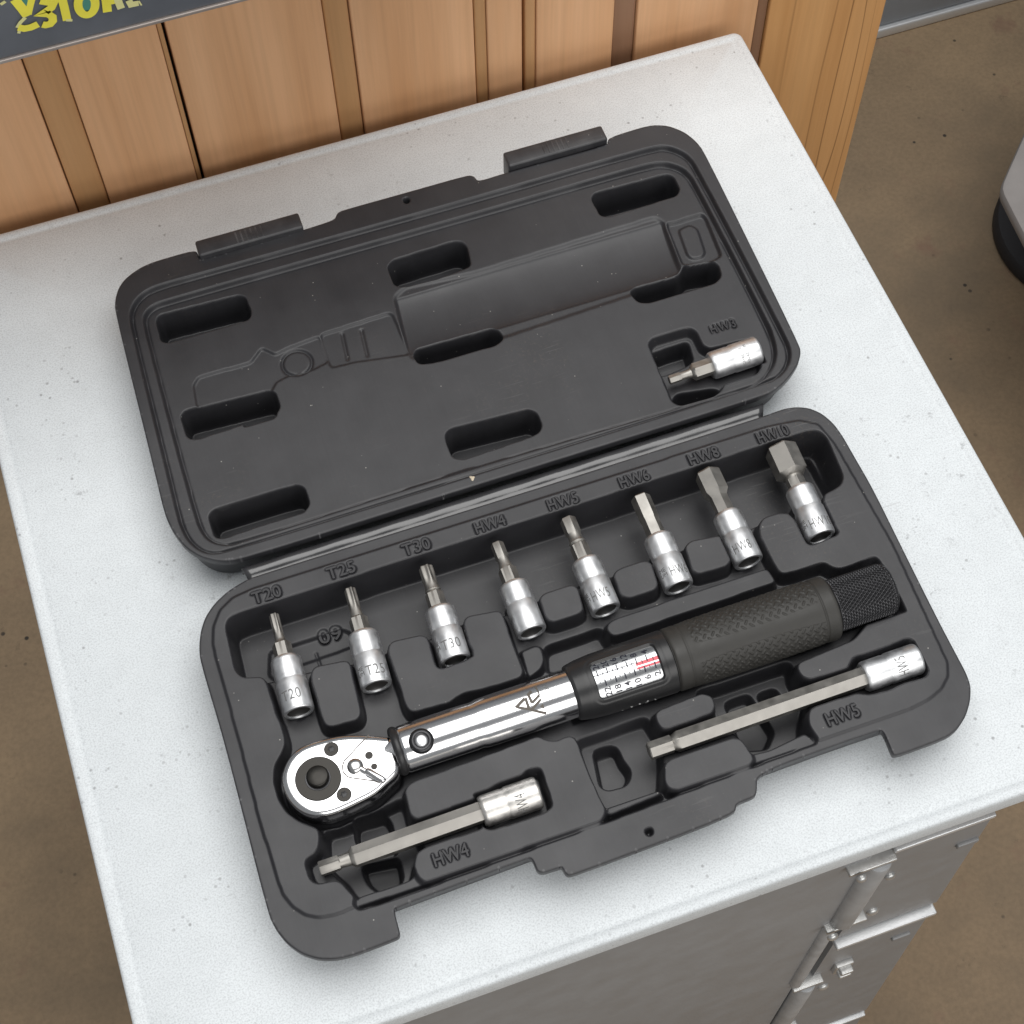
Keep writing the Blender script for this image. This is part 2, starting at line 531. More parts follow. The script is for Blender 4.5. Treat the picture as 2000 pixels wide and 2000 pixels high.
class Relief:
    """moulded half of the case: a relief surface over an outline, with rim, walls and pockets"""

    def __init__(self, outline, step=0.00029):
        self.out = outline
        self.st = step
        lo, hi = outline.min(0) - 0.002, outline.max(0) + 0.002
        self.xs = np.arange(lo[0], hi[0], step)
        self.ys = np.arange(lo[1], hi[1], step)
        self.X, self.Y = np.meshgrid(self.xs, self.ys)
        self.h = np.full(self.X.shape, ZR)

    def window(self, poly, pad):
        lo, hi = poly.min(0) - pad, poly.max(0) + pad
        i0, i1 = np.searchsorted(self.ys, [lo[1], hi[1]])
        j0, j1 = np.searchsorted(self.xs, [lo[0], hi[0]])
        return slice(max(0, i0), i1), slice(max(0, j0), j1)

    def mask(self, poly, corner=0.0016, wall=0.0014):
        w = self.window(poly, 4 * corner + wall)
        m = inside(poly, self.X[w], self.Y[w]).astype(float)
        b = blur(m, corner / self.st)
        k = math.sqrt(2 * math.pi) * corner / wall
        t = np.clip((b - 0.5) * k + 0.5, 0, 1)
        return w, t * t * (3 - 2 * t)

    def paint(self, pts, z, corner=0.0016, wall=0.0014, zref=None, mode='set'):
        poly = polyz(pts, ZR if zref is None else zref)
        w, m = self.mask(poly, corner, wall)
        zt = z(self.X[w], self.Y[w]) if callable(z) else ZR + z
        if mode == 'min':
            zt = np.minimum(self.h[w], zt)
        if mode == 'add':
            self.h[w] += z * m
        else:
            self.h[w] = self.h[w] * (1 - m) + zt * m

    def groove(self, p, q, width, depth):
        a, b = polyz([p, q], ZR)
        w = self.window(np.array([a, b]), width * 4)
        d = self.segdist(w, a, b)
        self.h[w] -= depth * np.exp(-(d / width) ** 2)

    def groove_loop(self, pts, width, depth):
        p = chaikin(polyz(pts, ZR), 2)
        for_d = np.full(self.X.shape, 1.0)
        for a, b in zip(p, np.roll(p, -1, 0)):
            w = self.window(np.array([a, b]), width * 4)
            for_d[w] = np.minimum(for_d[w], self.segdist(w, a, b))
        self.h -= depth * np.exp(-(for_d / width) ** 2)

    def segdist(self, w, a, b):
        ab = b - a
        px, py = self.X[w] - a[0], self.Y[w] - a[1]
        t = np.clip((px * ab[0] + py * ab[1]) / (ab @ ab), 0, 1)
        return np.hypot(px - t * ab[0], py - t * ab[1])

    def letter_groove(self, V, Fc, z, grow=0.00042, depth=0.0006):
        w = self.window(V[:, :2], 0.002)
        m = np.zeros(self.X[w].shape, bool)
        for f in Fc:
            m |= inside(V[list(f), :2], self.X[w], self.Y[w])
        k = int(round(grow / self.st))
        g = blur(m.astype(float), grow / self.st)
        t = np.clip((g - 0.10) / 0.25, 0, 1)
        self.h[w] -= depth * t * t * (3 - 2 * t)

    def carve_cyl(self, a, b, r, zc, e0=0.0, e1=0.0):
        a, b = np.array(a[:2], float), np.array(b[:2], float)
        u = (b - a) / np.linalg.norm(b - a)
        a, b = a - u * e0, b + u * e1
        w = self.window(np.array([a, b]), r * 1.3)
        px, py = self.X[w] - a[0], self.Y[w] - a[1]
        s = px * u[0] + py * u[1]
        d = np.abs(px * u[1] - py * u[0])
        ok = (s > 0) & (s < np.linalg.norm(b - a)) & (d < r)
        z = zc - np.sqrt(np.maximum(0, r * r - d * d))
        hw = self.h[w]
        hw[ok] = np.minimum(hw[ok], z[ok])
        self.h[w] = hw

    def build(self, name, parent, soft=0.00028, base_inset=0.0078):
        h = blur(self.h, soft / self.st)
        keep = inside(self.out, self.X, self.Y)
        cell = keep[:-1, :-1] & keep[1:, :-1] & keep[:-1, 1:] & keep[1:, 1:]
        ny, nx = keep.shape
        idx = np.arange(ny * nx).reshape(ny, nx)
        q = np.stack([idx[:-1, :-1], idx[:-1, 1:], idx[1:, 1:], idx[1:, :-1]], -1)[cell]
        used = np.unique(q)
        re = np.full(ny * nx, -1)
        re[used] = np.arange(len(used))
        q = re[q]
        V = np.column_stack([self.X.ravel()[used], self.Y.ravel()[used], h.ravel()[used]])
        # boundary edges -> ordered loop
        e = np.concatenate([q[:, [0, 1]], q[:, [1, 2]], q[:, [2, 3]], q[:, [3, 0]]])
        key = np.sort(e, 1)
        kk = key[:, 0].astype(np.int64) * len(V) + key[:, 1]
        u, inv, cnt = np.unique(kk, return_inverse=True, return_counts=True)
        be = e[cnt[inv] == 1]
        nxt = {int(a): int(b) for a, b in be}
        start = int(be[0, 0])
        loop = [start]
        while True:
            n2 = nxt[loop[-1]]
            if n2 == start or len(loop) > len(nxt):
                break
            loop.append(n2)
        loop = np.array(loop)
        # snap the loop to the outline
        dense = resample(self.out, 0.00012)
        bp = V[loop, :2]
        near = np.empty_like(bp)
        for i in range(0, len(bp), 256):
            d = ((bp[i:i + 256, None] - dense[None]) ** 2).sum(-1)
            near[i:i + 256] = dense[d.argmin(1)]
        V[loop, :2] = near
        V[loop, 2] = ZR
        nrm = loop_normals(near, 6)
        nrm_w = loop_normals(near, 60)
        faces = [q]
        prev = loop
        rings = [(0.00035, ZR - 0.00012, 0), (0.0005, ZR - 0.0005, 0), (0.0005, ZR - 0.0034, 0), (0.0002, ZR - 0.0042, 0),
                 (-0.0006, ZR - 0.0046, 0), (-0.0012, ZR - 0.0050, 0)]
        nv = len(V)
        VV = [V]
        for off, z, kind in rings:
            nn = nrm_w if kind else nrm
            VV.append(np.column_stack([near + nn * off, np.full(len(loop), z)]))
            cur = np.arange(nv, nv + len(loop))
            nv += len(loop)
            faces.append(np.stack([prev, cur, np.roll(cur, -1), np.roll(prev, -1)], -1))
            prev = cur
        V = np.concatenate(VV)
        Q = np.concatenate(faces)
        me = bpy.data.meshes.new(name)
        off = np.array(wloc(parent))
        me.vertices.add(len(V))
        me.vertices.foreach_set('co', (V - off).ravel())
        me.loops.add(len(Q) * 4)
        me.loops.foreach_set('vertex_index', Q.ravel().astype(np.int32))
        me.polygons.add(len(Q))
        me.polygons.foreach_set('loop_start', np.arange(0, len(Q) * 4, 4, dtype=np.int32))
        me.polygons.foreach_set('loop_total', np.full(len(Q), 4, dtype=np.int32))
        me.update(calc_edges=True)
        me.shade_smooth()
        me.materials.append(M['plastic'])
        o = bpy.data.objects.new(name, me)
        C.objects.link(o)
        o.parent = parent
        return o


def text_mesh(body, extrude=0.0, bevel=0.0, space=1.0, offset=0.0):
    """flat letters as arrays, scaled to unit height, origin at the centre"""
    cu = bpy.data.curves.new('tmp_text', 'FONT')
    cu.body = body
    cu.size = 1.0
    cu.space_character = space
    cu.resolution_u = 4
    cu.extrude = extrude
    cu.bevel_depth = bevel
    cu.bevel_resolution = 1
    cu.offset = offset
    o = bpy.data.objects.new('tmp_text', cu)
    C.objects.link(o)
    dg = bpy.context.evaluated_depsgraph_get()
    me = bpy.data.meshes.new_from_object(o.evaluated_get(dg))
    V = np.array([v.co[:] for v in me.vertices])
    Fc = [tuple(p.vertices) for p in me.polygons]
    bpy.data.objects.remove(o)
    bpy.data.curves.remove(cu)
    bpy.data.meshes.remove(me)
    V[:, :2] -= (V[:, :2].max(0) + V[:, :2].min(0)) / 2
    return V, Fc


def subdivide(V, Fc, maxlen):
    bm = bmesh.new()
    vs = [bm.verts.new(v) for v in V]
    for f in Fc:
        try:
            bm.faces.new([vs[i] for i in f])
        except ValueError:
            pass
    bmesh.ops.triangulate(bm, faces=bm.faces[:])
    for _ in range(4):
        ed = [e for e in bm.edges if e.calc_length() > maxlen]
        if not ed:
            break
        bmesh.ops.subdivide_edges(bm, edges=ed, cuts=1)
        bmesh.ops.triangulate(bm, faces=[f for f in bm.faces if len(f.verts) > 3])
    bm.verts.index_update()
    V2 = np.array([v.co[:] for v in bm.verts])
    F2 = [tuple(v.index for v in f.verts) for f in bm.faces]
    bm.free()
    return V2, F2


class Cyl:
    """cylinder frame: s along the axis, theta from +z"""

    def __init__(self, org, axis):
        self.o = np.array(org, float)
        self.a = np.array(axis, float) / np.linalg.norm(axis)
        self.up = np.array([0, 0, 1.0])
        self.sd = np.cross(self.a, self.up)

    def pt(self, s, th, r):
        s, th = np.asarray(s, float), np.asarray(th, float)
        return self.o + np.multiply.outer(s, self.a) + np.multiply.outer(r * np.cos(th), self.up) + np.multiply.outer(r * np.sin(th), self.sd)

    def hit(self, p, r):
        """pixel ray against the cylinder -> (s, theta)"""
        d = ray(*p)
        q = CAM - self.o
        dp, qp = d - self.a * (d @ self.a), q - self.a * (q @ self.a)
        A, B, Cc = dp @ dp, 2 * dp @ qp, qp @ qp - r * r
        disc = B * B - 4 * A * Cc
        t = (-B - math.sqrt(max(0, disc))) / (2 * A)
        x = q + d * t
        return x @ self.a, math.atan2(x @ self.sd, x @ self.up)

    def wrap(self, V, s0, th0, r, ex, ey):
        """map flat (x, y) to the surface; ex, ey: (ds, dtheta*r) directions"""
        s = s0 + V[:, 0] * ex[0] + V[:, 1] * ey[0]
        th = th0 + (V[:, 0] * ex[1] + V[:, 1] * ey[1]) / r
        rr = r + V[:, 2]
        return self.o + np.outer(s, self.a) + np.outer(rr * np.cos(th), self.up) + np.outer(rr * np.sin(th), self.sd)


def stroke(pts, w):
    """flat ribbon of width w through 2D points, with mitred joints"""
    p = np.array(pts, float)
    V, Fc = [], []
    n = len(p)
    for i in range(n):
        t0 = p[i] - p[i - 1] if i else p[1] - p[0]
        t1 = p[i + 1] - p[i] if i < n - 1 else t0
        t0, t1 = t0 / np.linalg.norm(t0), t1 / np.linalg.norm(t1)
        t = t0 + t1
        t /= np.linalg.norm(t)
        nn = np.array([-t[1], t[0]])
        k = w / 2 / max(0.5, nn @ np.array([-t0[1], t0[0]]))
        V += [p[i] + nn * k, p[i] - nn * k]
    for i in range(n - 1):
        Fc.append((2 * i, 2 * i + 1, 2 * i + 3, 2 * i + 2))
    return np.column_stack([np.array(V), np.zeros(len(V))]), Fc

# ================================================================== SETTING
FLOOR_Z = -0.62
fl = obj('floor', [(-4, -4, FLOOR_Z), (4, -4, FLOOR_Z), (4, 4, FLOOR_Z), (-4, 4, FLOOR_Z)], [(0, 1, 2, 3)], 'floor', smooth=False)
fl['kind'] = 'structure'

# ------------------------------------------------------------------ small steel cabinet that carries the case
cab = thing('metal_cabinet', 'small grey steel cabinet with a pale speckled top carrying the open tool case', 'cabinet', (0, 0.03, FLOOR_Z))


def round_rect(x0, x1, y0, y1, r, n=8):
    pts = []
    for cx, cy, a0 in ((x1 - r, y0 + r, -90), (x1 - r, y1 - r, 0), (x0 + r, y1 - r, 90), (x0 + r, y0 + r, 180)):
        for i in range(n + 1):
            a = math.radians(a0 + 90 * i / n)
            pts.append((cx + r * math.cos(a), cy + r * math.sin(a)))
    return np.array(pts)


V, Fc = [], []
tprof = [(0.008, -0.0165), (0.0022, -0.0165), (0.0006, -0.0150), (0.0, -0.0120), (0.0, -0.0026), (0.0002, -0.0012), (0.0007, -0.0004),
         (0.0014, 0.0), (0.0034, 0.0), (0.0044, -0.0005), (0.0052, -0.0007), (0.0066, -0.0004), (0.008, 0.0), (0.05, 0.0)]
for ins, z in tprof:
    rr_ = round_rect(-0.1922 + ins, 0.1922 - ins, -0.1668 + ins, 0.2225 - ins, max(0.0012, 0.0045 - ins))
    V += [(x, y, z) for x, y in rr_]
nn_ = len(rr_)
for i in range(len(tprof) - 1):
    for j in range(nn_):
        k = (j + 1) % nn_
        Fc.append((i * nn_ + j, i * nn_ + k, (i + 1) * nn_ + k, (i + 1) * nn_ + j))
Fc += [tuple(range(nn_ - 1, -1, -1)), tuple(range(len(V) - nn_, len(V)))]
obj('cabinet_top', V, Fc, 'table', cab, sharp=None)


def flare(z):                        # right side of the body splays out towards the floor
    return 0.1478 + (0.1709 - 0.1478) * (-z - 0.0486) / 0.435


yb, yf = 0.212, -0.1555
V = []
for z in (-0.016, FLOOR_Z + 0.002):
    V += [(-0.180, yf, z), (flare(z) - 0.001, yf, z), (flare(z) - 0.001, yb, z), (-0.180, yb, z)]
obj('body', V, [(3, 2, 1, 0), (0, 1, 5, 4), (1, 2, 6, 5), (2, 3, 7, 6), (3, 0, 4, 7), (4, 5, 6, 7)][0:6], 'cab_grey', cab, smooth=False)
V, Fc = box(-0.178, 0.0935, -0.1588, -0.1553, FLOOR_Z + 0.03, -0.0185, 0.001)
obj('door', V, Fc, 'cab_grey', cab)


def panel_front(x0, z0, z1, y0, y1):
    """front panel whose right edge follows the splayed side"""
    V = []
    for y in (y0, y1):
        V += [(x0, y, z0), (flare(z0), y, z0), (flare(z1), y, z1), (x0, y, z1)]
    return np.array(V), [(0, 1, 2, 3), (7, 6, 5, 4), (1, 0, 4, 5), (2, 1, 5, 6), (3, 2, 6, 7), (0, 3, 7, 4)]


V, Fc = panel_front(0.1035, -0.046, -0.0185, -0.1580, -0.1553)
obj('top_rail', V, Fc, 'cab_grey', cab, smooth=False)
for z0, z1, t in ((-0.196, -0.0525, 0.0022), (-0.4585, -0.2035, 0.0042), (-0.60, -0.4655, 0.0025)):
    V, Fc = panel_front(0.1035, z0, z1, -0.1584, -0.1553)
    d = obj('drawer', V, Fc, 'cab_grey', cab, smooth=False)
    xr = flare(z1) - 0.001
    V, Fc = box(0.1025, xr, -0.1584 - t, -0.1545, z1 - 0.0002, z1 + 0.0022 + t * 0.35, 0.0007)
    obj('drawer_lip', V, Fc, 'cab_edge', d)
# hinge rods along the seam
for z0, z1, x, r in ((-0.150, -0.058, 0.0972, 0.0058), (-0.268, -0.156, 0.0925, 0.0036), (-0.395, -0.279, 0.1000, 0.0056)):
    V, Fc = loft([(0, r * .7), (0.0006, r * .95), (0.0014, r), (z1 - z0 - 0.0014, r), (z1 - z0 - 0.0006, r * .95), (z1 - z0, r * .7)], (x, -0.1588, z0), (0, 0, 1), (0, -1, 0), 24)
    obj('hinge_rod', V, Fc, 'rod', cab)
for x0, x1, z in ((0.082, 0.103, -0.0545), (0.089, 0.109, -0.1535), (0.091, 0.108, -0.2745), (0.095, 0.113, -0.399)):
    V, Fc = box(x0, x1, -0.1628, -0.1553, z - 0.0013, z + 0.0013, 0.0006)
    obj('hinge_bracket', V, Fc, 'zinc', cab)
for x, z, r in ((0.1105, -0.098, 0.0026), (0.1145, -0.1597, 0.0030), (0.116, -0.314, 0.0032), (0.086, -0.0535, 0.0022), (0.0905, -0.1515, 0.0026)):
    V, Fc = loft([(0, r), (0.001, r), (0.0018, r * .8), (0.0023, r * .4), (0.0024, 0.0001)], (x, -0.1582, z), (0, -1, 0), (0, 0, 1), 20)
    if z in (-0.0535, -0.1515):
        V = V + np.array([0, -0.006, 0])
    obj('screw', V, Fc, 'zinc', cab)
V, Fc = merge(box(0.1135, 0.1235, -0.1612, -0.1580, -0.2745, -0.2600, 0.0008), box(0.1150, 0.1220, -0.1648, -0.1608, -0.2725, -0.2690, 0.0008),
              box(0.1150, 0.1220, -0.1648, -0.1608, -0.2655, -0.2620, 0.0008))
obj('catch', V, Fc, 'zinc', cab)
for x, z in ((0.1485, -0.2474), (0.1450, -0.0872)):
    V, Fc = box(x - 0.006, x + 0.004, -0.1600, -0.1580, z - 0.0022, z + 0.0016, 0.0006)
    obj('stop', V, Fc, 'cab_grey', cab)

# ------------------------------------------------------------------ wood panel behind the cabinet, plank by plank
YW = 0.2339
wood = thing('wooden_panel', 'upright panel of pale and brown wooden planks behind the cabinet', 'wood panel', (0.07, YW + 0.01, FLOOR_Z))
planks = [(-0.205, -0.1335, 'wood', 0.0), (-0.1330, -0.1215, 'wood_brown', 0.0018), (-0.1180, -0.0765, 'wood', 0.0), (-0.0763, -0.0743, 'wood_brown', 0.0006),
          (-0.0729, -0.0060, 'wood', 0.0), (-0.0055, 0.0056, 'wood_brown', 0.0016), (0.0060, 0.0620, 'wood', 0.0002), (0.0624, 0.0680, 'wood_brown', 0.0006),
          (0.0682, 0.0852, 'wood', 0.0), (0.0868, 0.0920, 'wood_brown', 0.0008), (0.0922, 0.1310, 'wood', 0.0), (0.1314, 0.1428, 'wood_dark', 0.0022),
          (0.1431, 0.2072, 'wood', 0.0004), (0.2076, 0.2132, 'wood_dark', 0.0016), (0.2136, 0.2800, 'wood_knot', 0.0)]
planks[1] = (-0.1330, -0.1183, 'wood_brown', 0.0018)
for x0, x1, mt, d in planks:
    V, Fc = box(x0, x1, YW + d, YW + 0.018, FLOOR_Z + 0.001, 0.130, min(0.0009, (x1 - x0) * 0.2))
    obj('plank', V, Fc, mt, wood)
V, Fc = box(-0.203, 0.279, YW + 0.0181, YW + 0.030, FLOOR_Z + 0.001, 0.128)
obj('backing_board', V, Fc, 'dark', wood, smooth=False)

# ------------------------------------------------------------------ painted steel shelf in front of the planks
YS = YW - 0.055
sh_z = on_y((230, 59), YS)[2]
x_end = 0.06
shelf = thing('steel_shelf', 'blue grey steel shelf edge with yellow hand painted letters against the planks', 'shelf', (-0.25, YS + 0.03, sh_z))
V, Fc = box(-0.60, x_end, YS, YW - 0.0003, sh_z, sh_z + 0.065, 0.0015)
obj('shelf_body', V, Fc, 'shelf', shelf)
V, Fc = box(-0.60, x_end + 0.0003, YS - 0.0008, YS + 0.004, sh_z - 0.0012, sh_z + 0.0004, 0.0003)
obj('shelf_edge', V, Fc, 'shelf_edge', shelf)


def shelf_stroke(pts, w, mat, name='painted_letter'):
    P3 = [on_y(p, YS) for p in full('R3', pts)]
    flat = [(p[0], p[2]) for p in P3]
    v, f = stroke(flat, w)
    V3 = np.column_stack([v[:, 0], np.full(len(v), YS - 0.0005 - 0.00004 * shelf_stroke.k), v[:, 1]])
    shelf_stroke.k += 1
    obj(name, V3, f, mat, shelf, smooth=False)


shelf_stroke.k = 0


def arc(cx, cy, rx, ry, a0, a1, n=20):
    return [(cx + rx * math.cos(math.radians(a0 + (a1 - a0) * i / n)), cy + ry * math.sin(math.radians(a0 + (a1 - a0) * i / n))) for i in range(n + 1)]


W1 = 0.0031
shelf_stroke([(300, -60), (320, 60)], 0.0040, 'green')
shelf_stroke([(180, -20), (270, 90), (345, 190)], W1 * 1.15, 'yellow')
shelf_stroke([(400, -40), (370, 80), (350, 170)], W1 * .8, 'yellow')
shelf_stroke([(315, 205), (250, 270), (212, 335)], W1 * .45, 'yellow_pale')
shelf_stroke([(225, 330), (300, 345), (380, 330), (475, 288)], W1 * .95, 'yellow')
shelf_stroke([(215, 385), (255, 390)], W1 * .4, 'yellow_pale')
shelf_stroke([(500, -5), (600, 12), (672, 12), (640, 80), (570, 130), (515, 160), (600, 158), (655, 195), (660, 245), (625, 285), (570, 298), (528, 290)], W1 * .95, 'yellow')
shelf_stroke([(775, -30), (800, 60), (840, 238)], W1 * 1.0, 'yellow')
shelf_stroke([(825, 235), (905, 236)], W1 * .35, 'yellow_pale')
shelf_stroke([(1065, -60), (1085, 110)], 0.0052, 'green')
shelf_stroke(arc(1083, 30, 108, 138, -60, 240, 30), W1 * 1.0, 'yellow')
shelf_stroke([(1325, -40), (1345, 130)], W1 * 1.05, 'yellow')
shelf_stroke([(1330, 10), (1440, -10)], W1 * .8, 'yellow')
shelf_stroke([(1470, -40), (1490, 20), (1518, 85)], W1 * .9, 'yellow_pale')
shelf_stroke([(1610, -20), (1640, 35), (1735, 15)], W1 * .8, 'yellow_pale')
shelf_stroke([(1735, -15), (1772, 42)], W1 * .2, 'yellow_pale')
shelf_stroke([(0, 30), (60, -10)], W1 * .4, 'yellow_pale')

# ------------------------------------------------------------------ grey cabinet plinth standing on the floor behind
yp = on_z((1850, 39), FLOOR_Z)[1]
pc = thing('steel_locker', 'blue grey steel locker with a bright foot strip standing on the floor behind', 'locker', (0.75, yp + 0.1, FLOOR_Z))
V, Fc = box(0.30, 1.25, yp + 0.004, yp + 0.30, FLOOR_Z + 0.012, 0.25, 0.003)
obj('side_panel', V, Fc, 'panel', pc)
V, Fc = box(0.30, 1.25, yp, yp + 0.30, FLOOR_Z, FLOOR_Z + 0.0115, 0.002)
obj('foot_strip', V, Fc, 'cab_edge', pc)

# ------------------------------------------------------------------ stool at the right edge
zs = -0.42
p_l, p_u, p_d = (on_z(q, zs) for q in full('R5', [(662, 750), (960, 80), (950, 1310)]))
e1, e2 = (p_u - p_l)[:2], (p_d - p_l)[:2]
e1, e2 = e1 / np.linalg.norm(e1), e2 / np.linalg.norm(e2)
c0 = p_l[:2]
seat = np.array([c0 + e1 * 0.004, c0 + e1 * 0.26, c0 + e1 * 0.26 + np.array([0.26, -0.02]), c0 + e2 * 0.20 + np.array([0.30, 0.0]), c0 + e2 * 0.24, c0 + e2 * 0.004])
seat = resample(chaikin(seat, 1, 0.08), 0.006)
sc_ = seat.mean(0)
stool = thing('stool', 'grey padded stool with a round black base at the floor edge', 'stool', (sc_[0], sc_[1], FLOOR_Z))
V, Fc = slab(seat, [(0.012, zs - 0.016), (0.003, zs - 0.014), (0.0005, zs - 0.010), (0.0, zs - 0.004), (0.0012, zs - 0.001), (0.004, zs)])
obj('seat', V, Fc, 'stool', stool)
V, Fc = loft([(0, 0.030), (zs - FLOOR_Z - 0.022, 0.030)], (sc_[0], sc_[1], FLOOR_Z + 0.01), (0, 0, 1), (1, 0, 0), 24)
obj('column', V, Fc, 'stool_base', stool)
q0, q1, q2 = (on_z(q, FLOOR_Z + 0.014)[:2] for q in full('R5', [(600, 1180), (690, 1500), (950, 1830)]))
A_ = np.array([q1 - q0, q2 - q0]) * 2
cen = np.linalg.solve(A_, np.array([q1 @ q1 - q0 @ q0, q2 @ q2 - q0 @ q0]))
rad = float(np.linalg.norm(cen - q0))
V, Fc = loft([(0.0002, rad * .97), (0.004, rad), (0.013, rad), (0.017, rad * .97), (0.019, rad * .8)], (cen[0], cen[1], FLOOR_Z), (0, 0, 1), (1, 0, 0), 64)
obj('base', V, Fc, 'stool_base', stool)

# ================================================================== TOOL CASE
case = thing('tool_case', 'open charcoal plastic tool case lying flat on the pale cabinet top', 'tool case', (0.0, 0.0, 0.0))

# tools in the tray: (name, label, pixel of tip, ..., parameters); needed first so that the pockets fit them
ZS = ZR - 0.0012                     # axis height of the short bit sockets
SOCK = [
    dict(code='T20', kind='star', tip=(534.7, 1201), hexs=(545, 1258), top=(560, 1286), end=(584, 1392), d=3.9, text=('E', (585, 795), 'T20'), mat='satin', warm=True),
    dict(code='T25', kind='star', tip=(683, 1151), hexs=(696, 1208), top=(710.6, 1237), end=(736, 1341), d=4.6, text=('E', (1100, 640), 'T25'), mat='satin', frag=('E', (1012, 665))),
    dict(code='T30', kind='star', tip=(831, 1108), hexs=(847, 1158), top=(861, 1189), end=(890, 1291), d=5.7, text=('E', (1560, 485), 'T30'), mat='satin', frag=('E', (1478, 515))),
    dict(code='HW4', kind='hex', tip=(970, 1062), small=(985, 1093), hexs=(990, 1110), top=(1001, 1142), end=(1039, 1236), d=4.6, text=None, mat='satin'),
    dict(code='HW5', kind='hex', tip=(1108, 1014), small=(1119, 1046), hexs=(1127, 1064), top=(1146, 1095), end=(1184, 1193), d=5.6, text=('D', (658, 1350), 'HW5'), mat='satin', frag=('D', (597, 1378))),
    dict(code='HW6', kind='hex', tip=(1250, 971), small=None, hexs=None, top=(1283, 1049), end=(1326.5, 1148), d=6.9, text=('D', (1030, 1232), 'HW6'), mat='satin', frag=('D', (955, 1255))),
    dict(code='HW8', kind='hexbig', tip=(1380, 923), small=(1402, 972), hexs=None, top=(1426, 1002), end=(1463, 1099), d=9.2, text=('D', (1325, 1125), 'HW8'), mat='satin'),
    dict(code='HW10', kind='hexbig', tip=(1523, 875), small=(1546, 933), hexs=(1550, 940), top=(1562.5, 954), end=(1604, 1050), d=11.6, text=('D', (1700, 1005), 'HW10'), mat='satin', frag=('D', (1618, 1030))),
]
LONG = [
    dict(code='HW4', kind='long', tip=(624, 1698), small=(663, 1687), hexs=(690, 1675), top=(940, 1587), end=(1052, 1547), d=4.9, text=('H', (1497, 290), 'HW4'), mat='satin_dull'),
    dict(code='HW5', kind='long', tip=(1267, 1468), small=(1313, 1456), hexs=(1324, 1452), top=(1685, 1323), end=(1793, 1286), d=6.0, text=('G', (1170, 968), 'HW5'), mat='satin'),
]
HW3 = dict(code='HW3', kind='hex', tip=(1307, 743), small=(1331, 736), hexs=(1352, 728), top=(1387, 715), end=(1480, 684), d=3.4, text=None, mat='satin')
BODY_R = 0.0060


def axis_of(t, z):
    a, b = on_z(t['tip'], z), on_z(t['end'], z)
    return a, b, (b - a) / np.linalg.norm(b - a)


def s_at(t, key, z):
    a, b, u = axis_of(t, z)
    return float((on_z(t[key], z) - a) @ u)


ZP = 0.0009
# ------------------------------------------------------------------ moulded lettering
def letters(body, centre, w, h, z, up=0.00045, space=1.05):
    """raised letters plus the flat footprint used to sink a groove round them"""
    p = on_z(centre, z)
    V, Fc = text_mesh(body, extrude=0.06, bevel=0.016, space=space, offset=0.004)
    rx, ry, rz = np.ptp(V, 0)
    V = V * np.array([w / rx, h / ry, up * 2 / rz]) + np.array([p[0], p[1], z - up * 0.6])
    V2, F2 = text_mesh(body, space=space, offset=0.004)
    rx, ry, _ = np.ptp(V2, 0)
    V2 = V2 * np.array([w / rx, h / ry, 0]) + np.array([p[0], p[1], z])
    return V, Fc, V2, F2


zl = ZR + ZP
TRAY_TEXT = [letters(tx, c_, w_mm / 1000, 0.0053, zl) for tx, c_, w_mm in (
    ('T20', full('E', [(437, 190)])[0], 11.4), ('T25', full('E', [(890, 42)])[0], 11.2), ('T30', full('C', [(1415, 1015)])[0], 11.2), ('HW4', full('D', [(137, 1022)])[0], 12.4),
    ('HW5', full('D', [(480, 915)])[0], 12.4), ('HW6', full('D', [(817, 808)])[0], 12.4), ('HW8', full('D', [(1145, 700)])[0], 12.6), ('HW10', full('D', [(1470, 597)])[0], 13.2),
    ('HW5', full('G', [(790, 1275)])[0], 12.8), ('HW4', full('H', [(1160, 530)])[0], 13.0))]
TRAY_TEXT.append(letters('09', full('E', [(825, 440)])[0], 0.0092, 0.0056, ZR - 0.0181))
LID_TEXT = [letters('HW3', full('R8', [(1150, 150)])[0], 0.0112, 0.0046, ZR - 0.0042, space=1.35)]

# ------------------------------------------------------------------ base tray
X = lambda *p: list(p)
tray_px = [(393, 1290), (391, 1262), (394, 1232), (403, 1205), (419, 1181), (443, 1158), (474, 1138), (500, 1126), (1000, 971), (1490, 815), (1530, 800), (1554, 796), (1580, 798), (1605, 809),
           (1627, 828), (1645, 853), (1663, 885), (1703, 954), (1775, 1100), (1835, 1220), (1868, 1282), (1886, 1316), (1894, 1340), (1893, 1368), (1884, 1398),
           (1868, 1422), (1848, 1437), (1748, 1474), (1744, 1466), (1731, 1434), (1724, 1424), (1708, 1425), (1476, 1508), (1476, 1548), (1470, 1554), (1436, 1567), (1434, 1587),
           (1113, 1708), (1106, 1704), (1099, 1690), (1090, 1692), (1053, 1704), (1044, 1680), (1036, 1672), (1020, 1677), (774, 1769), (766, 1776), (779, 1824), (776, 1829), (690, 1862),
           (655, 1870), (622, 1870), (590, 1860), (562, 1840), (541, 1814), (526, 1784), (441, 1450)]
tray_out = resample(chaikin(polyz(tray_px, ZR), 2, 0.2), 0.0008)
T = Relief(tray_out)
inner_px = [(416, 1262), (417, 1225), (430, 1193), (455, 1168), (500, 1148), (1000, 992), (1500, 834), (1560, 822), (1598, 830), (1630, 868), (1742, 1062), (1850, 1295), (1851, 1322), (1838, 1347), (1812, 1368),
            (1773, 1388), (1602, 1446), (1400, 1514), (1190, 1595), (693, 1772), (657, 1787), (624, 1793), (597, 1788), (572, 1772), (553, 1748), (541, 1715), (503, 1587), (468, 1450)]
T.paint(inner_px, 0.0009, 0.0008, 0.0005)
ZP = 0.0009
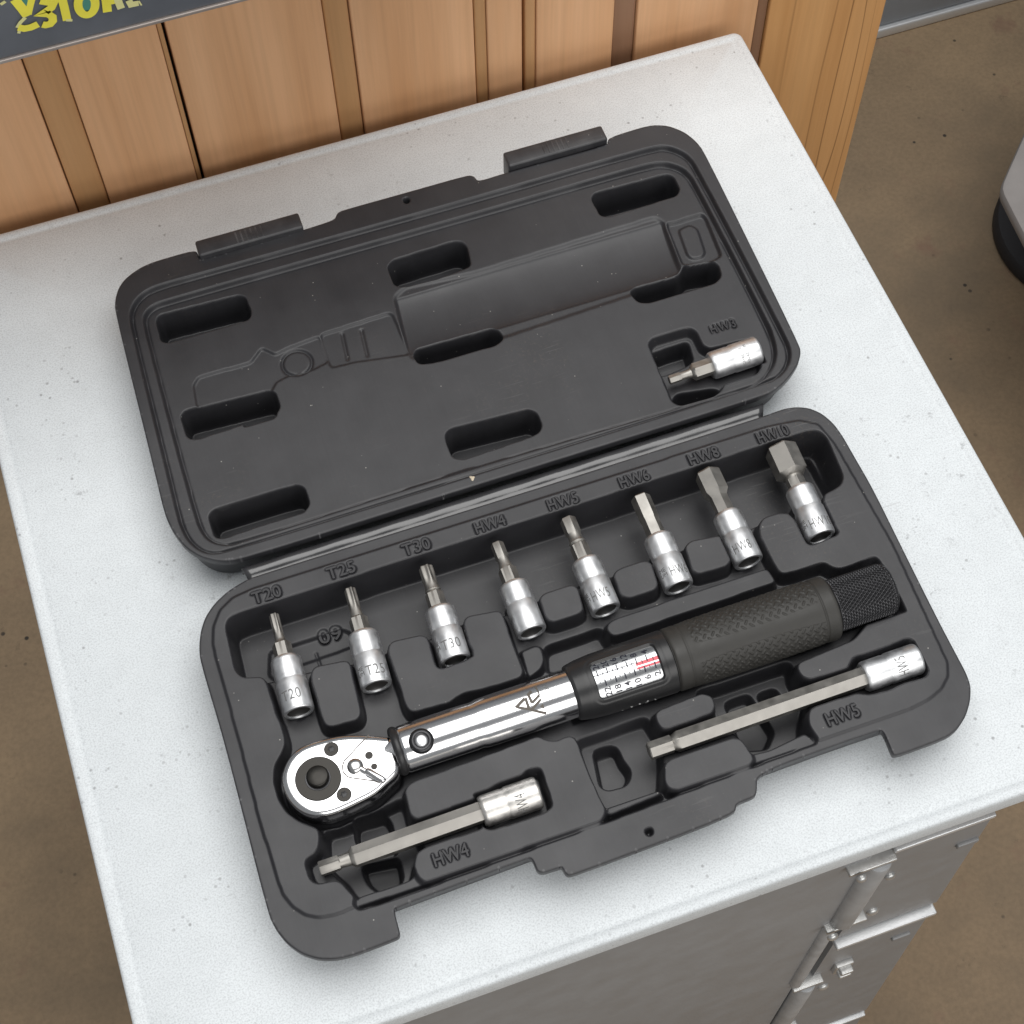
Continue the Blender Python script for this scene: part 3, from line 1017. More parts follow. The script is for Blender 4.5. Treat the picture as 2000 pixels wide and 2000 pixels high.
rec_px = [(446, 1222), (452, 1210), (470, 1203), (1579, 847), (1596, 846), (1609, 857), (1641, 931), (1639, 944), (1625, 953), (1609, 961), (1604, 977), (1613, 1000), (1622, 1027),
          (1639, 1041), (1579, 1065), (1571, 1047), (1554, 1014), (1541, 1001), (1521, 1000), (1488, 1010), (1478, 1026), (1481, 1050), (1496, 1078), (1513, 1113), (1521, 1123),
          (1534, 1126), (1608, 1102), (1624, 1113), (1642, 1116), (1670, 1106), (1711, 1090), (1762, 1188), (1735, 1202), (1692, 1214), (1680, 1230), (1664, 1248)]
rec_px += full('G', [(500, 945), (488, 1000), (530, 1060), (590, 1065), (830, 1000), (850, 950), (870, 920), (940, 905), (1100, 848), (1205, 803), (1225, 815), (1325, 1020), (1290, 1037),
                     (1160, 1072), (1080, 1112), (960, 1142), (920, 1138), (880, 1130), (620, 1210), (570, 1240), (555, 1280), (570, 1350), (610, 1410), (640, 1440)])
rec_px += [(1478, 1492), (1400, 1521), (1190, 1600), (831, 1731), (696, 1777)]
rec_px += full('H', [(715, 725), (680, 690), (650, 655), (620, 642), (530, 662), (500, 640), (478, 560), (530, 530), (548, 490), (550, 430), (540, 400), (500, 385)])
rec_px += full('E', [(640, 1560), (570, 1510), (520, 1430), (495, 1330), (500, 1240), (540, 1170), (565, 1110), (560, 1050), (535, 970), (510, 930), (490, 850), (465, 780), (440, 705), (410, 682),
                     (300, 690), (265, 650), (205, 400)])
T.paint(rec_px, -0.0072, 0.0011, 0.0014)
for z_, deep, pts in (
        ('X', -0.0170, [(446, 1222), (452, 1210), (470, 1203), (1579, 847), (1596, 846), (1609, 857), (1641, 931), (1639, 944), (1625, 953), (1545, 994), (1490, 1003), (1415, 1033), (1345, 1049), (1260, 1085),
                        (1205, 1103), (1125, 1129), (1060, 1149), (985, 1182), (905, 1197), (840, 1227), (755, 1254), (690, 1277), (600, 1293), (510, 1316), (476, 1319), (465, 1309)]),
        ('F', -0.0135, [(570, 1245), (840, 1150), (1010, 1090), (1050, 1170), (1100, 1230), (1106, 1420), (1102, 1540), (1080, 1572), (790, 1665), (735, 1675), (640, 1450)]),
        ('H', -0.0140, [(560, 395), (660, 370), (900, 255), (930, 235), (960, 360), (1030, 485), (985, 530), (972, 600), (950, 640), (720, 712), (690, 690), (660, 640), (570, 560)]),
        ('G', -0.0150, [(-120, 1090), (60, 1040), (480, 900), (485, 1000), (530, 1062), (600, 1075), (565, 1240), (552, 1290), (560, 1360), (330, 1470), (215, 1500), (160, 1360), (60, 1280)]),
        ('F', -0.0130, [(372, 650), (520, 600), (735, 525), (738, 580), (800, 625), (520, 760), (380, 800)])):
    T.paint(full(z_, pts), deep, 0.0014, 0.0022)
T.paint(rec_px, lambda X_, Y_: np.full(X_.shape, ZR), 0.0011, 0.0014, mode='min')
T.paint(inner_px, ZP, 0.0008, 0.0005, mode='min')
# low ledges along the front edge
for z, pts in (('H', [(712, 720), (960, 640), (1000, 600), (1060, 665), (700, 785)]), ('F', [(735, 1690), (790, 1670), (1085, 1570), (1130, 1600), (765, 1750)]),
               ('G', [(200, 1510), (330, 1480), (560, 1370), (650, 1445), (220, 1590)])):
    T.paint(full(z, pts), -0.0016, 0.0010, 0.0012)
T.paint(full('F', [(205, 690), (320, 645), (355, 670), (375, 750), (350, 810), (260, 880)]), -0.0030, 0.0010, 0.0014)
T.paint([(1180, 1227), (1186, 1211), (1205, 1201), (1500, 1103), (1522, 1135), (1215, 1239), (1196, 1243)], -0.0012, 0.0012, 0.0012)
# raised islands between the tools
ISL = [('E', [(700, 655), (730, 622), (930, 583), (957, 608), (975, 700), (1000, 800), (1025, 900), (1020, 940), (1000, 965), (830, 1012), (800, 1007), (778, 985), (757, 930), (738, 850), (700, 720)]),
       ('F', [(318, 385), (350, 350), (540, 288), (582, 310), (622, 450), (605, 485), (420, 547), (378, 535), (358, 500)]),
       ('F', [(783, 240), (812, 198), (985, 138), (1042, 150), (1092, 300), (1072, 342), (900, 397), (838, 380)]),
       ('D', [(1047, 1130), (1080, 1098), (1222, 1072), (1252, 1100), (1282, 1200), (1262, 1228), (1120, 1272), (1083, 1250)]),
       ('F', [(1045, 1110), (1080, 1078), (1350, 972), (1425, 988), (1453, 1060), (1432, 1112), (1160, 1213), (1098, 1222), (1062, 1170)]),
       ('F', [(1107, 1420), (1150, 1388), (1550, 1252), (1604, 1258), (1652, 1320), (1692, 1400), (1672, 1440), (1200, 1602), (1138, 1592), (1107, 1540)])]
for z, pts in ISL:
    T.paint(full(z, pts), ZP, 0.0011, 0.0013)
i2 = full('E', [(1168, 500), (1200, 468), (1390, 428), (1427, 450), (1442, 500), (1475, 622), (1490, 640), (1665, 580), (1690, 545), (1650, 480), (1625, 360), (1650, 318), (1860, 280)])
i2 += [(981, 1193), (990, 1215), (1003, 1252), (1017, 1289), (1026, 1314), (1020, 1327), (950, 1349), (932, 1353), (909, 1357), (893, 1366), (881, 1376), (807, 1396), (797, 1393), (788, 1379),
       (775, 1334), (765, 1305), (755, 1280)]
T.paint(i2, ZP, 0.0011, 0.0013)
i9 = full('H', [(933, 230), (960, 188), (1280, 73)]) + [(1052, 1435), (1065, 1443), (1087, 1446), (1105, 1435), (1124, 1437), (1133, 1454), (1149, 1500), (1174, 1556), (1184, 1575), (1186, 1589), (1178, 1606)]
i9 += full('H', [(1040, 672), (1005, 645), (976, 590), (990, 518), (1040, 488), (1320, 395), (1250, 320), (990, 374), (960, 350)])
T.paint(i9, ZP, 0.0011, 0.0013)
T.paint(full('H', [(1290, 262), (1380, 205), (1500, 165), (1522, 138), (1578, 128), (1634, 300), (1600, 327), (1450, 378), (1350, 408), (1318, 398), (1300, 335), (1250, 320), (1262, 280)]), -0.0075, 0.0008, 0.0012)
T.paint(inner_px, ZP, 0.0008, 0.0004, mode='min')
# deep sub-pockets
for z, pts, dz in (('F', [(685, 1265), (800, 1230), (835, 1260), (865, 1330), (912, 1390), (905, 1440), (880, 1475), (770, 1503), (730, 1480)], -0.0212),
                   ('H', [(695, 330), (835, 290), (862, 330), (895, 470), (740, 505), (700, 400)], -0.0212),
                   ('H', [(728, 530), (900, 495), (918, 590), (890, 632), (800, 648), (755, 610)], -0.0212),
                   ('G', [(80, 1110), (225, 1055), (290, 1150), (385, 1290), (345, 1392), (220, 1402), (165, 1320)], -0.0212),
                   ('G', [(285, 1060), (395, 1018), (445, 1090), (335, 1135)], -0.0212),
                   ('D', [(1590, 640), (1670, 615), (1775, 800), (1700, 840), (1640, 800)], -0.0212),
                   ('E', [(420, 430), (870, 290), (925, 310), (945, 375), (925, 400), (540, 535), (470, 612), (415, 580)], -0.0184),
                   ):
    T.paint(full(z, pts), dz, 0.0010, 0.0015)
T.groove(*full('E', [(705, 430), (735, 520)]), 0.0004, 0.0006)
T.groove(*full('F', [(690, 1275), (800, 1238)]), 0.0006, -0.0010)

# wrench frame
WZ = ZR + 0.0025
KS = (CAM_H - WZ) / (CAM_H - 0.0205)
WX, WY = -0.0746 * KS + CAM[0] * (1 - KS), -0.0804 * KS + CAM[1] * (1 - KS)
WR = Cyl((WX, WY, WZ), (1, 0, 0))
T.carve_cyl((WX, WY), (WX + 0.07, WY), 0.0095, WZ, 0.004, 0.010)
T.carve_cyl((WX + 0.065, WY), (WX + 0.1727, WY), 0.0129, WZ)
T.carve_cyl((WX + 0.172, WY), (WX + 0.1984, WY), 0.0106, WZ)
for t in SOCK + LONG:                # cradle ribs that carry the sockets
    zc = ZS if t in SOCK else ZR - 0.0016
    a, b, u = axis_of(t, zc)
    st = s_at(t, 'top', zc)
    L_ = float(np.linalg.norm(b - a))
    nrm2 = np.array([-u[1], u[0]]) * 0.0040
    p0, p1 = (a + u * (st + 0.003))[:2], (a + u * (L_ - 0.002))[:2]
    w, m = T.mask(np.array([p0 + nrm2, p1 + nrm2, p1 - nrm2, p0 - nrm2]), 0.0006, 0.0008)
    T.h[w] = np.where(m > 0, np.maximum(T.h[w], T.h[w] * (1 - m) + (zc - 0.0050) * m), T.h[w])
for t in SOCK + LONG:
    zc = ZS if t in SOCK else ZR - 0.0016
    a, b, u = axis_of(t, zc)
    st = s_at(t, 'top', zc)
    T.carve_cyl(a + u * (st - 0.0004), b, BODY_R + 0.0004, zc, 0, 0.0006)
    T.carve_cyl(a, a + u * st, (t['d'] / 2000 if t['kind'] == 'hexbig' else 0.0042) + 0.0004, zc, 0.0006, 0)
# head pocket
head_px = full('E', [(523, 1325), (530, 1262), (562, 1185), (622, 1120), (705, 1082), (850, 1043), (960, 1033), (1050, 1038), (1180, 1048), (1203, 1060), (1232, 1130), (1248, 1232), (1240, 1272),
                     (1160, 1347), (1100, 1402), (980, 1462), (850, 1522), (760, 1537), (680, 1527), (605, 1483), (550, 1412)])
ZH = WZ + 0.0055                     # top plane of the ratchet head
T.paint(head_px, -0.0092, 0.0008, 0.0010, zref=ZH, mode='min')
# rivet hole in the front flange
T.paint([(1268 + 7 * math.cos(k), 1624 + 6.5 * math.sin(k)) for k in np.linspace(0, 6.28, 16, endpoint=False)], -0.004, 0.0004, 0.0005)
for t_ in TRAY_TEXT:
    T.letter_groove(t_[2], t_[3], zl)
tray = T.build('base_tray', case)
for t_ in TRAY_TEXT:
    obj('moulded_letters', t_[0], t_[1], 'label_plastic', tray, sharp=50)



def outer_wall(px, parent):
    """side wall of a case half below its flange, drafted inwards to the table"""
    p = resample(chaikin(polyz(px, ZR), 3, 0.25), 0.0015)
    V, Fc = slab(p, [(0.0058, 0.0001), (0.0048, 0.0006), (0.0040, 0.0022), (0.0020, ZR - 0.0045), (0.0018, ZR - 0.0030)], smooth=4)
    Fc = Fc[:-1]
    return obj('outer_wall', V, Fc, 'plastic', parent, sharp=None)


outer_wall([(393, 1320), (391, 1240), (400, 1195), (440, 1160), (500, 1130), (1490, 818), (1560, 797), (1610, 805), (1650, 850), (1700, 950), (1835, 1220), (1880, 1300), (1890, 1360), (1850, 1385), (1708, 1427), (1476, 1512), (1240, 1598), (774, 1771),
            (690, 1802), (640, 1822), (590, 1826), (555, 1815), (530, 1785), (441, 1450)], tray)
# ------------------------------------------------------------------ lid
lid_px = [(226, 606), (227, 582), (233, 563), (243, 548), (258, 535), (276, 523), (301, 512), (381, 489), (386, 500), (390, 511), (593, 450), (655, 430), (660, 416), (672, 411), (794, 377),
          (914, 343), (925, 345), (933, 356), (990, 338), (1190, 284), (1188, 270), (1269, 245), (1304, 246), (1335, 258), (1358, 276), (1375, 298), (1560, 674), (1562, 690), (1557, 708), (1546, 726),
          (1530, 745), (1512, 760), (1492, 770), (900, 954), (470, 1090), (427, 1094), (391, 1085), (362, 1066), (340, 1037), (324, 1005), (300, 905)]
lid_out = resample(chaikin(polyz(lid_px, ZR), 2, 0.2), 0.0008)
Ld = Relief(lid_out)
l1 = [(255, 627), (258, 602), (272, 580), (298, 562), (381, 539), (900, 396), (1277, 287), (1308, 287), (1339, 301), (1357, 322), (1533, 658), (1543, 689), (1536, 716), (1510, 742), (900, 932), (440, 1075), (409, 1078), (388, 1070),
      (368, 1052), (352, 1020), (326, 912)]
l2 = [(280, 627), (282, 608), (294, 595), (314, 585), (900, 421), (1269, 315), (1304, 313), (1335, 324), (1355, 347), (1506, 639), (1516, 681), (1510, 708), (1494, 732), (1465, 749), (900, 912), (450, 1058), (419, 1054), (401, 1043),
      (387, 1020), (356, 912)]
Ld.paint(l1, -0.0019, 0.0013, 0.0008)
FL = -0.0042
Ld.paint(l2, FL, 0.0013, 0.0012)
Ld.groove_loop(l1, 0.00055, 0.0013)
Ld.groove_loop(l2, 0.00055, 0.0011)
# imprint of the torque wrench
imp = [(769, 568), (790, 549), (928, 520), (1281, 412), (1296, 421), (1332, 520), (1230, 565), (986, 646), (805, 690), (797, 680)]
ia, ib = polyz([(783, 626), (1314, 470)], ZR)
iu = (ib - ia) / np.linalg.norm(ib - ia)


def imp_z(Xg, Yg):
    d = np.abs((Xg - ia[0]) * iu[1] - (Yg - ia[1]) * iu[0])
    return ZR + FL - 0.0008 - 0.0019 * np.sqrt(np.clip(1 - (d / 0.0145) ** 2, 0, 1))


Ld.paint(imp, imp_z, 0.0011, 0.0020)
Ld.paint(full('B', [(1165, 575), (1200, 575), (1345, 528), (1365, 545), (1445, 740), (1400, 765), (1250, 785)]), FL - 0.0017, 0.0010, 0.0012)
Ld.paint(full('B', [(1228, 605), (1288, 578), (1325, 600), (1364, 720), (1350, 742), (1300, 752), (1275, 735)]), FL - 0.0007, 0.0010, 0.0010)
Ld.paint(full('A', [(1165, 1222), (1540, 1102), (1560, 1110), (1655, 1330), (1620, 1330), (1350, 1368), (1225, 1400)]), FL - 0.0011, 0.0010, 0.0010)
Ld.paint([(381, 785), (374, 742), (384, 725), (486, 697), (508, 668), (535, 681), (560, 668), (622, 645), (640, 695), (606, 712), (560, 723), (537, 735), (524, 760)], FL - 0.0009, 0.0008, 0.0008)
for q0_, q1_ in (((1285, 1210), (1315, 1345)), ((1390, 1190), (1422, 1325))):
    Ld.groove(*full('A', [q0_, q1_]), 0.0006, 0.0007)
cc = polyz([(577, 696)], ZR)[0]
w_ = Ld.window(np.array([cc, cc]), 0.010)
dd = np.abs(np.hypot(Ld.X[w_] - cc[0], Ld.Y[w_] - cc[1]) - 0.0062)
Ld.h[w_] -= 0.0011 * np.exp(-(dd / 0.0005) ** 2)
SL = [full('A', [(285, 1145), (300, 1118), (720, 1013), (757, 1020), (787, 1100), (780, 1132), (350, 1257), (312, 1255)]),
      full('A', [(1540, 855), (1570, 820), (1890, 722)]) + full('B', [(130, 675), (152, 700), (172, 790), (60, 832), (0, 852)]) + full('A', [(1620, 955), (1575, 950)]),
      full('B', [(793, 450), (810, 428), (1170, 333), (1197, 345), (1228, 405), (1215, 432), (880, 537), (838, 535)]),
      full('B', [(988, 925), (1010, 898), (1225, 842), (1270, 788), (1390, 768), (1425, 790), (1438, 842), (1410, 872), (1080, 972), (1028, 970)]),
      full('A', [(1678, 1320), (1695, 1290)]) + full('B', [(280, 1103), (318, 1120), (338, 1158), (300, 1187), (0, 1272)]) + full('A', [(1725, 1372), (1700, 1372)]),
      full('C', [(143, 285), (165, 253), (610, 143), (642, 155), (668, 232), (650, 262), (230, 397), (180, 397)]),
      [(870, 840), (880, 828), (1030, 791), (1046, 796), (1056, 822), (1049, 834), (905, 884), (885, 881)],
      full('C', [(293, 820), (320, 788), (760, 658), (797, 670), (828, 752), (810, 782), (370, 933), (328, 932)])]
for p in SL:
    Ld.paint(p, -0.0215, 0.0010, 0.0009)
# lighter step in the floor of some slots
for p in (full('C', [(470, 335), (640, 285), (655, 255), (520, 300)]), full('C', [(590, 860), (800, 795), (815, 770), (640, 830)]), [(940, 872), (1040, 838), (1050, 826), (960, 858)]):
    Ld.paint(p, -0.0190, 0.0006, 0.0010)
pk3 = full('D', [(893, 145), (915, 120), (1080, 72), (1112, 90), (1140, 155), (1180, 172), (1350, 130), (1385, 148), (1422, 245), (1400, 282), (1340, 302), (1245, 330), (1228, 362), (1195, 385), (1040, 432), (1005, 415)])
Ld.paint(pk3, -0.0098, 0.0010, 0.0014)
Ld.paint(full('D', [(910, 160), (1075, 105), (1100, 190), (1060, 215), (950, 260)]), -0.0200, 0.0010, 0.0016)
Ld.paint(full('D', [(1010, 390), (1030, 355), (1200, 330), (1235, 340), (1200, 385), (1045, 425)]), -0.0200, 0.0010, 0.0016)
Z3 = ZR - 0.0042
a3, b3, u3 = axis_of(HW3, Z3)
Ld.carve_cyl(a3 + u3 * (s_at(HW3, 'top', Z3) - 0.0005), b3, BODY_R + 0.0004, Z3, 0, 0.0006)
Ld.paint([(794 + 5.5 * math.cos(k), 391 + 5 * math.sin(k)) for k in np.linspace(0, 6.28, 16, endpoint=False)], -0.004, 0.0004, 0.0005)
for t_ in LID_TEXT:
    Ld.letter_groove(t_[2], t_[3], zl)
lid = Ld.build('lid', case)
for t_ in LID_TEXT:
    obj('moulded_letters', t_[0], t_[1], 'label_plastic', lid, sharp=50)

outer_wall([(226, 620), (227, 582), (245, 545), (280, 524), (390, 513), (593, 452), (933, 357), (1190, 286), (1269, 252), (1320, 255), (1365, 285), (1560, 674), (1560, 700), (1530, 745), (1480, 774), (900, 954), (470, 1090), (400, 1092), (350, 1060), (324, 1005), (300, 905)], lid)
# ------------------------------------------------------------------ living hinge between lid and tray
ha, hb = on_z((466, 1097), ZR)[:2], on_z((1492, 773), ZR)[:2]
ta, tb = on_z((486, 1133), ZR)[:2], on_z((1492, 815), ZR)[:2]
prof = [(-0.10, -0.0120), (0.02, -0.0075), (0.10, -0.0042), (0.22, -0.0024), (0.36, -0.0017), (0.5, -0.0016), (0.66, -0.0022), (0.80, -0.0032), (0.9, -0.0028), (1.02, -0.0024), (1.12, -0.0045)]
V, Fc = [], []
nseg = 90
wob = np.cumsum(rng.normal(0, 0.00003, nseg + 1))
wob -= np.linspace(wob[0], wob[-1], nseg + 1)
for i in range(nseg + 1):
    k = i / nseg
    p, q = ha + (hb - ha) * k, ta + (tb - ta) * k
    for (t, dz) in prof:
        xy = p + (q - p) * t
        V.append((xy[0], xy[1], ZR + dz + wob[i] * (1 if 0.1 < t < 0.8 else 0) + 0.00008 * math.sin(i * 0.7 + t * 9)))
np_ = len(prof)
for i in range(nseg):
    for j in range(np_ - 1):
        Fc.append((i * np_ + j, i * np_ + j + 1, (i + 1) * np_ + j + 1, (i + 1) * np_ + j))
n0 = len(V)
V += [(v[0], v[1], v[2] - 0.0012) for v in V]
Fc += [tuple(n0 + i for i in reversed(f)) for f in Fc]
for j in range(np_ - 1):
    Fc += [(j + 1, j, n0 + j, n0 + j + 1), (nseg * np_ + j, nseg * np_ + j + 1, n0 + nseg * np_ + j + 1, n0 + nseg * np_ + j)]
M['hinge'] = simple('hinge_plastic', (0.036, 0.036, 0.039), 0.24, 0, 500, 0.12, 0.0002, spec=0.95, vary=0.1)
obj('hinge', V, Fc, 'hinge', case, sharp=None)

# ------------------------------------------------------------------ latches on the lid
for pl, pr in ((full('A', [(525, 838)])[0], full('A', [(1083, 672)])[0]), (full('B', [(372, 330)])[0], full('B', [(868, 186)])[0])):
    a, b = on_z(pl, ZR + 0.0022), on_z(pr, ZR + 0.0022)
    y0 = (a[1] + b[1]) / 2
    x0, x1 = a[0], b[0]
    V, Fc = merge(box(x0, x1, y0, y0 + 0.0085, ZR - 0.0105, ZR + 0.0030, 0.0010),
                  box(x0 + 0.001, x1 - 0.001, y0 - 0.0048, y0 + 0.001, ZR - 0.0075, ZR - 0.0046, 0.0005))
    lt = obj('latch', V, Fc, 'plastic', case, sharp=50)
    xm = (x0 + x1) / 2
    V, Fc = merge(*[box(xm - 0.006 + 0.0022 * k, xm - 0.0052 + 0.0022 * k, y0 + 0.0010, y0 + 0.0070, ZR + 0.0028, ZR + 0.00320, 0.0002) for k in range(6)])
    obj('thumb_ribs', V, Fc, 'plastic', lt)
    V, Fc = box(x0 + 0.004, x1 - 0.012, y0 - 0.0026, y0 + 0.0003, ZR - 0.004, ZR - 0.0012, 0.0003)
    obj('catch_tongue', V, Fc, 'plastic', lt)


# ================================================================== BIT SOCKETS


def hexr(af, rot=0.0):
    ap = af / 2

    def f(t):
        x = (t + rot) % (math.pi / 3) - math.pi / 6
        return ap / math.cos(x)
    return f


def starr(ro, depth):
    def f(t):
        return ro * (1 - depth * (0.5 - 0.5 * math.cos(6 * t)) ** 0.8)
    return f


def blend(f, g, k):
    ff = f if callable(f) else (lambda t: f)
    gg = g if callable(g) else (lambda t: g)
    return lambda t: ff(t) * (1 - k) + gg(t) * k


def squarer(half):
    def f(t):
        x = (t + math.pi / 4) % (math.pi / 2) - math.pi / 4
        return min(half / math.cos(x), half * 1.27)
    return f


def bit_socket(t, zc, label, group, spin=0.0, body_r=BODY_R, tint=None):
    a, b, u = axis_of(t, zc)
    L = float(np.linalg.norm(b - a))
    st = s_at(t, 'top', zc)
    root = thing('bit_socket', label, 'bit socket', tuple(a + (b - a) * 0.7 - np.array([0, 0, body_r])), group)
    fr = Cyl(a, u)
    up = fr.up * math.cos(spin) + fr.sd * math.sin(spin)
    # socket body: chamfered top, waist step, square drive recess in the foot
    r = body_r
    mid = st + (L - st) * 0.42
    sec = [(st, r * 0.62), (st + 0.0001, r * 0.86), (st + 0.0009, r * 0.955), (st + 0.0016, r * 0.97), (mid - 0.0009, r * 0.97), (mid - 0.0002, r * 0.945), (mid + 0.0004, r * 0.95), (mid + 0.0011, r),
           (L - 0.0010, r), (L - 0.0004, r * 0.975), (L, r * 0.92), (L + 0.00002, r * 0.76), (L - 0.0006, r * 0.74), (L - 0.0040, r * 0.70)]
    V, Fc = loft(sec, a, u, up, 64)
    body = obj('socket_body', V, Fc, t['mat'], root, sharp=38)
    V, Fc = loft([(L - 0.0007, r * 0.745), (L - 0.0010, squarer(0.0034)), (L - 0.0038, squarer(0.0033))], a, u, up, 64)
    obj('drive_recess', V, Fc, 'recess', body, sharp=30)  # dark liner, the shade inside the drive hole put into its colour
    # bit
    R6 = lambda d: hexr(d)
    if t['kind'] == 'star':
        hs = s_at(t, 'hexs', zc)
        ro = t['d'] / 2000
        stf = starr(ro, 0.24)
        sec = [(0, starr(ro * .93, .24)), (0.0004, stf), (hs * 0.45, stf), (hs * 0.62, blend(stf, ro * 0.93, 0.55)), (hs * 0.74, ro * 0.97), (hs * 0.86, ro * 1.02), (hs * 0.93, ro * 1.1),
               (hs - 0.0003, 0.0026), (hs, 0.0029), (hs + 0.0005, hexr(0.00635)), (st + 0.001, hexr(0.00635))]
        V, Fc = loft(sec, a, u, up, 72)
    elif t['kind'] == 'hex':
        d = t['d'] / 1000
        if t['small'] is None:
            sec = [(0, hexr(d * .90)), (0.0005, hexr(d)), (st * 0.55, hexr(d)), (st * 0.60, hexr(0.0064)), (st + 0.001, hexr(0.0064))]
        else:
            ss, hs = s_at(t, 'small', zc), s_at(t, 'hexs', zc)
            rr = d * 0.5
            sec = [(0, hexr(d * .90)), (0.0005, hexr(d)), (ss - 0.0006, hexr(d)), (ss, rr * 0.98), (ss + (hs - ss) * 0.5, rr * 1.0), (hs - 0.0007, rr * 1.2), (hs, 0.0029),
                   (hs + 0.0007, hexr(0.00640)), (st + 0.001, hexr(0.00640))]
        V, Fc = loft(sec, a, u, up, 48)
    elif t['kind'] == 'hexbig':
        d = t['d'] / 1000
        ss = s_at(t, 'small', zc)
        if t['hexs'] is None:
            sec = [(0, hexr(d * .88)), (0.0008, hexr(d)), (ss - 0.0022, hexr(d)), (ss, hexr(0.0066)), (st + 0.001, hexr(0.0066))]
        else:
            sec = [(0, hexr(d * .88)), (0.0008, hexr(d)), (ss - 0.0018, hexr(d)), (ss - 0.0004, d * 0.40), (ss, 0.0034), (ss + 0.0008, 0.0034), (ss + 0.0013, hexr(0.0066)), (st + 0.001, hexr(0.0066))]
        V, Fc = loft(sec, a, u, up, 48)
    else:
        d = t['d'] / 1000
        ss, hs = s_at(t, 'small', zc), s_at(t, 'hexs', zc)
        dl = 0.0069
        sec = [(0, hexr(d * .92)), (0.0004, hexr(d)), (ss, hexr(d)), (ss + 0.0004, d * 0.47), (hs - 0.0012, d * 0.52), (hs, blend(d * .6, hexr(dl), 0.8)), (hs + 0.0006, hexr(dl)), (st + 0.001, hexr(dl))]
        V, Fc = loft(sec, a, u, up, 48)
    obj('bit', V, Fc, 'bit', root, sharp=30)
    # stamped lettering
    if t.get('text'):
        z, c, s_ = t['text']
        ss, th = fr.hit(full(z, [c])[0], r)
        V, Fc = text_mesh(s_, space=1.08, offset=-0.004)
        V = V * np.array([(0.0074 if len(s_) < 4 else 0.0096) / np.ptp(V[:, 0]), 0.0041 / np.ptp(V[:, 1]), 0])
        V, Fc = subdivide(V, Fc, 0.0008)
        V[:, 2] = 0.00009
        obj('stamped_mark', fr.wrap(V, ss, th, r, (0, -1), (-1, 0)), Fc, 'engrave', body, smooth=False)
    if t.get('frag'):
        z, c = t['frag']
        ss, th = fr.hit(full(z, [c])[0], r)
        for tx, ds in (('ME', -0.00105), ('UM', 0.00105)):
            V, Fc = text_mesh(tx, space=1.0)
            sc = 0.0016 / np.ptp(V[:, 1])
            V = V * np.array([sc, sc, 0])
            V[:, 2] = 0.00009
            obj('stamped_mark', fr.wrap(V, ss + ds, th, r, (0, -1), (-1, 0)), Fc, 'engrave', body, smooth=False)
    return root, fr, body


GS = 'short bit sockets in the tray row'
spins = dict(T20=0.1, T25=0.2, T30=0.25, HW4=0.25, HW5=0.30, HW6=0.15, HW8=0.45, HW10=0.45)
for t in SOCK:
    c = t['code']
    if c[0] == 'T':
        lab = 'short silver star bit socket lying below the moulded %s label' % c
    else:
        lab = 'short silver hex bit socket lying below the moulded %s label' % c
    bit_socket(t, ZS, lab, GS, spin=spins[c] + math.pi / 6)
ZLG = ZR - 0.0016
bit_socket(LONG[0], ZLG, 'long hex bit with dull socket beside the moulded HW4 label near the ratchet head', 'long bit sockets', spin=0.05)
bit_socket(LONG[1], ZLG, 'long hex bit with bright socket beside the moulded HW5 label below the grip', 'long bit sockets', spin=0.05)
r3, f3, b3o = bit_socket(HW3, Z3, 'small thin hex bit socket resting in its pocket in the case lid', 'bit socket in the lid', spin=0.15)
for tx, px in (('CHROME', (1500, 660)), ('VANADIUM', (1590, 640))):
    ss, th = f3.hit(full('R8', [px])[0], BODY_R)
    V, Fc = text_mesh(tx, space=1.1)
    sc = 0.0013 / np.ptp(V[:, 1])
    V = V * np.array([sc * 0.95, sc, 0])
    V, Fc = subdivide(V, Fc, 0.0008)
    V[:, 2] = 0.00009
    obj('stamped_mark', f3.wrap(V, ss, th, BODY_R, (0, -1), (-1, 0)), Fc, 'engrave_soft', b3o, smooth=False)

# ================================================================== TORQUE WRENCH
wrench = thing('torque_wrench', 'chrome torque wrench with dark rubber grip and printed scale window lying in the tray', 'torque wrench', (0.0, WY, WZ - 0.0125))
O, AX, UP = WR.o, WR.a, WR.up


def wl(sec, name, mat, parent=wrench, n=96, sharp=40, up=UP):
    V, Fc = loft([(s * KS, r) for s, r in sec], O, AX, up, n)
    return obj(name, V, Fc, mat, parent, sharp=sharp)


def grid_surf(S, TH, Rf):
    ns, nt_ = len(S), len(TH)
    sg, tg = np.meshgrid(S, TH, indexing='ij')
    r = Rf(sg, tg)
    V = O + sg[..., None] * AX + (r * np.cos(tg))[..., None] * UP + (r * np.sin(tg))[..., None] * WR.sd
    V = V.reshape(-1, 3)
    Fc = []
    for i in range(ns - 1):
        for j in range(nt_):
            k = (j + 1) % nt_
            Fc.append((i * nt_ + j, i * nt_ + k, (i + 1) * nt_ + k, (i + 1) * nt_ + j))
    return V, Fc


# ratchet head
hp = resample(chaikin(polyz(head_px, ZH), 2), 0.0006)
V, Fc = slab(hp, [(0.0008, ZH - 0.0118), (0.0, ZH - 0.0105), (0.0, ZH - 0.0024), (0.0002, ZH - 0.0014), (0.0007, ZH - 0.0006), (0.0015, ZH - 0.00015), (0.0026, ZH)], smooth=8)
head = obj('ratchet_head', V, Fc, 'chrome', wrench, sharp=None)


def disc(px, rr, z0, prof, name, mat, parent, n=48, zoom='E'):
    c = on_z(full(zoom, [px])[0], z0)
    V, Fc = loft([(z, r * rr) for z, r in prof], (c[0], c[1], z0), (0, 0, 1), (1, 0, 0), n)
    return obj(name, V, Fc, mat, parent), c


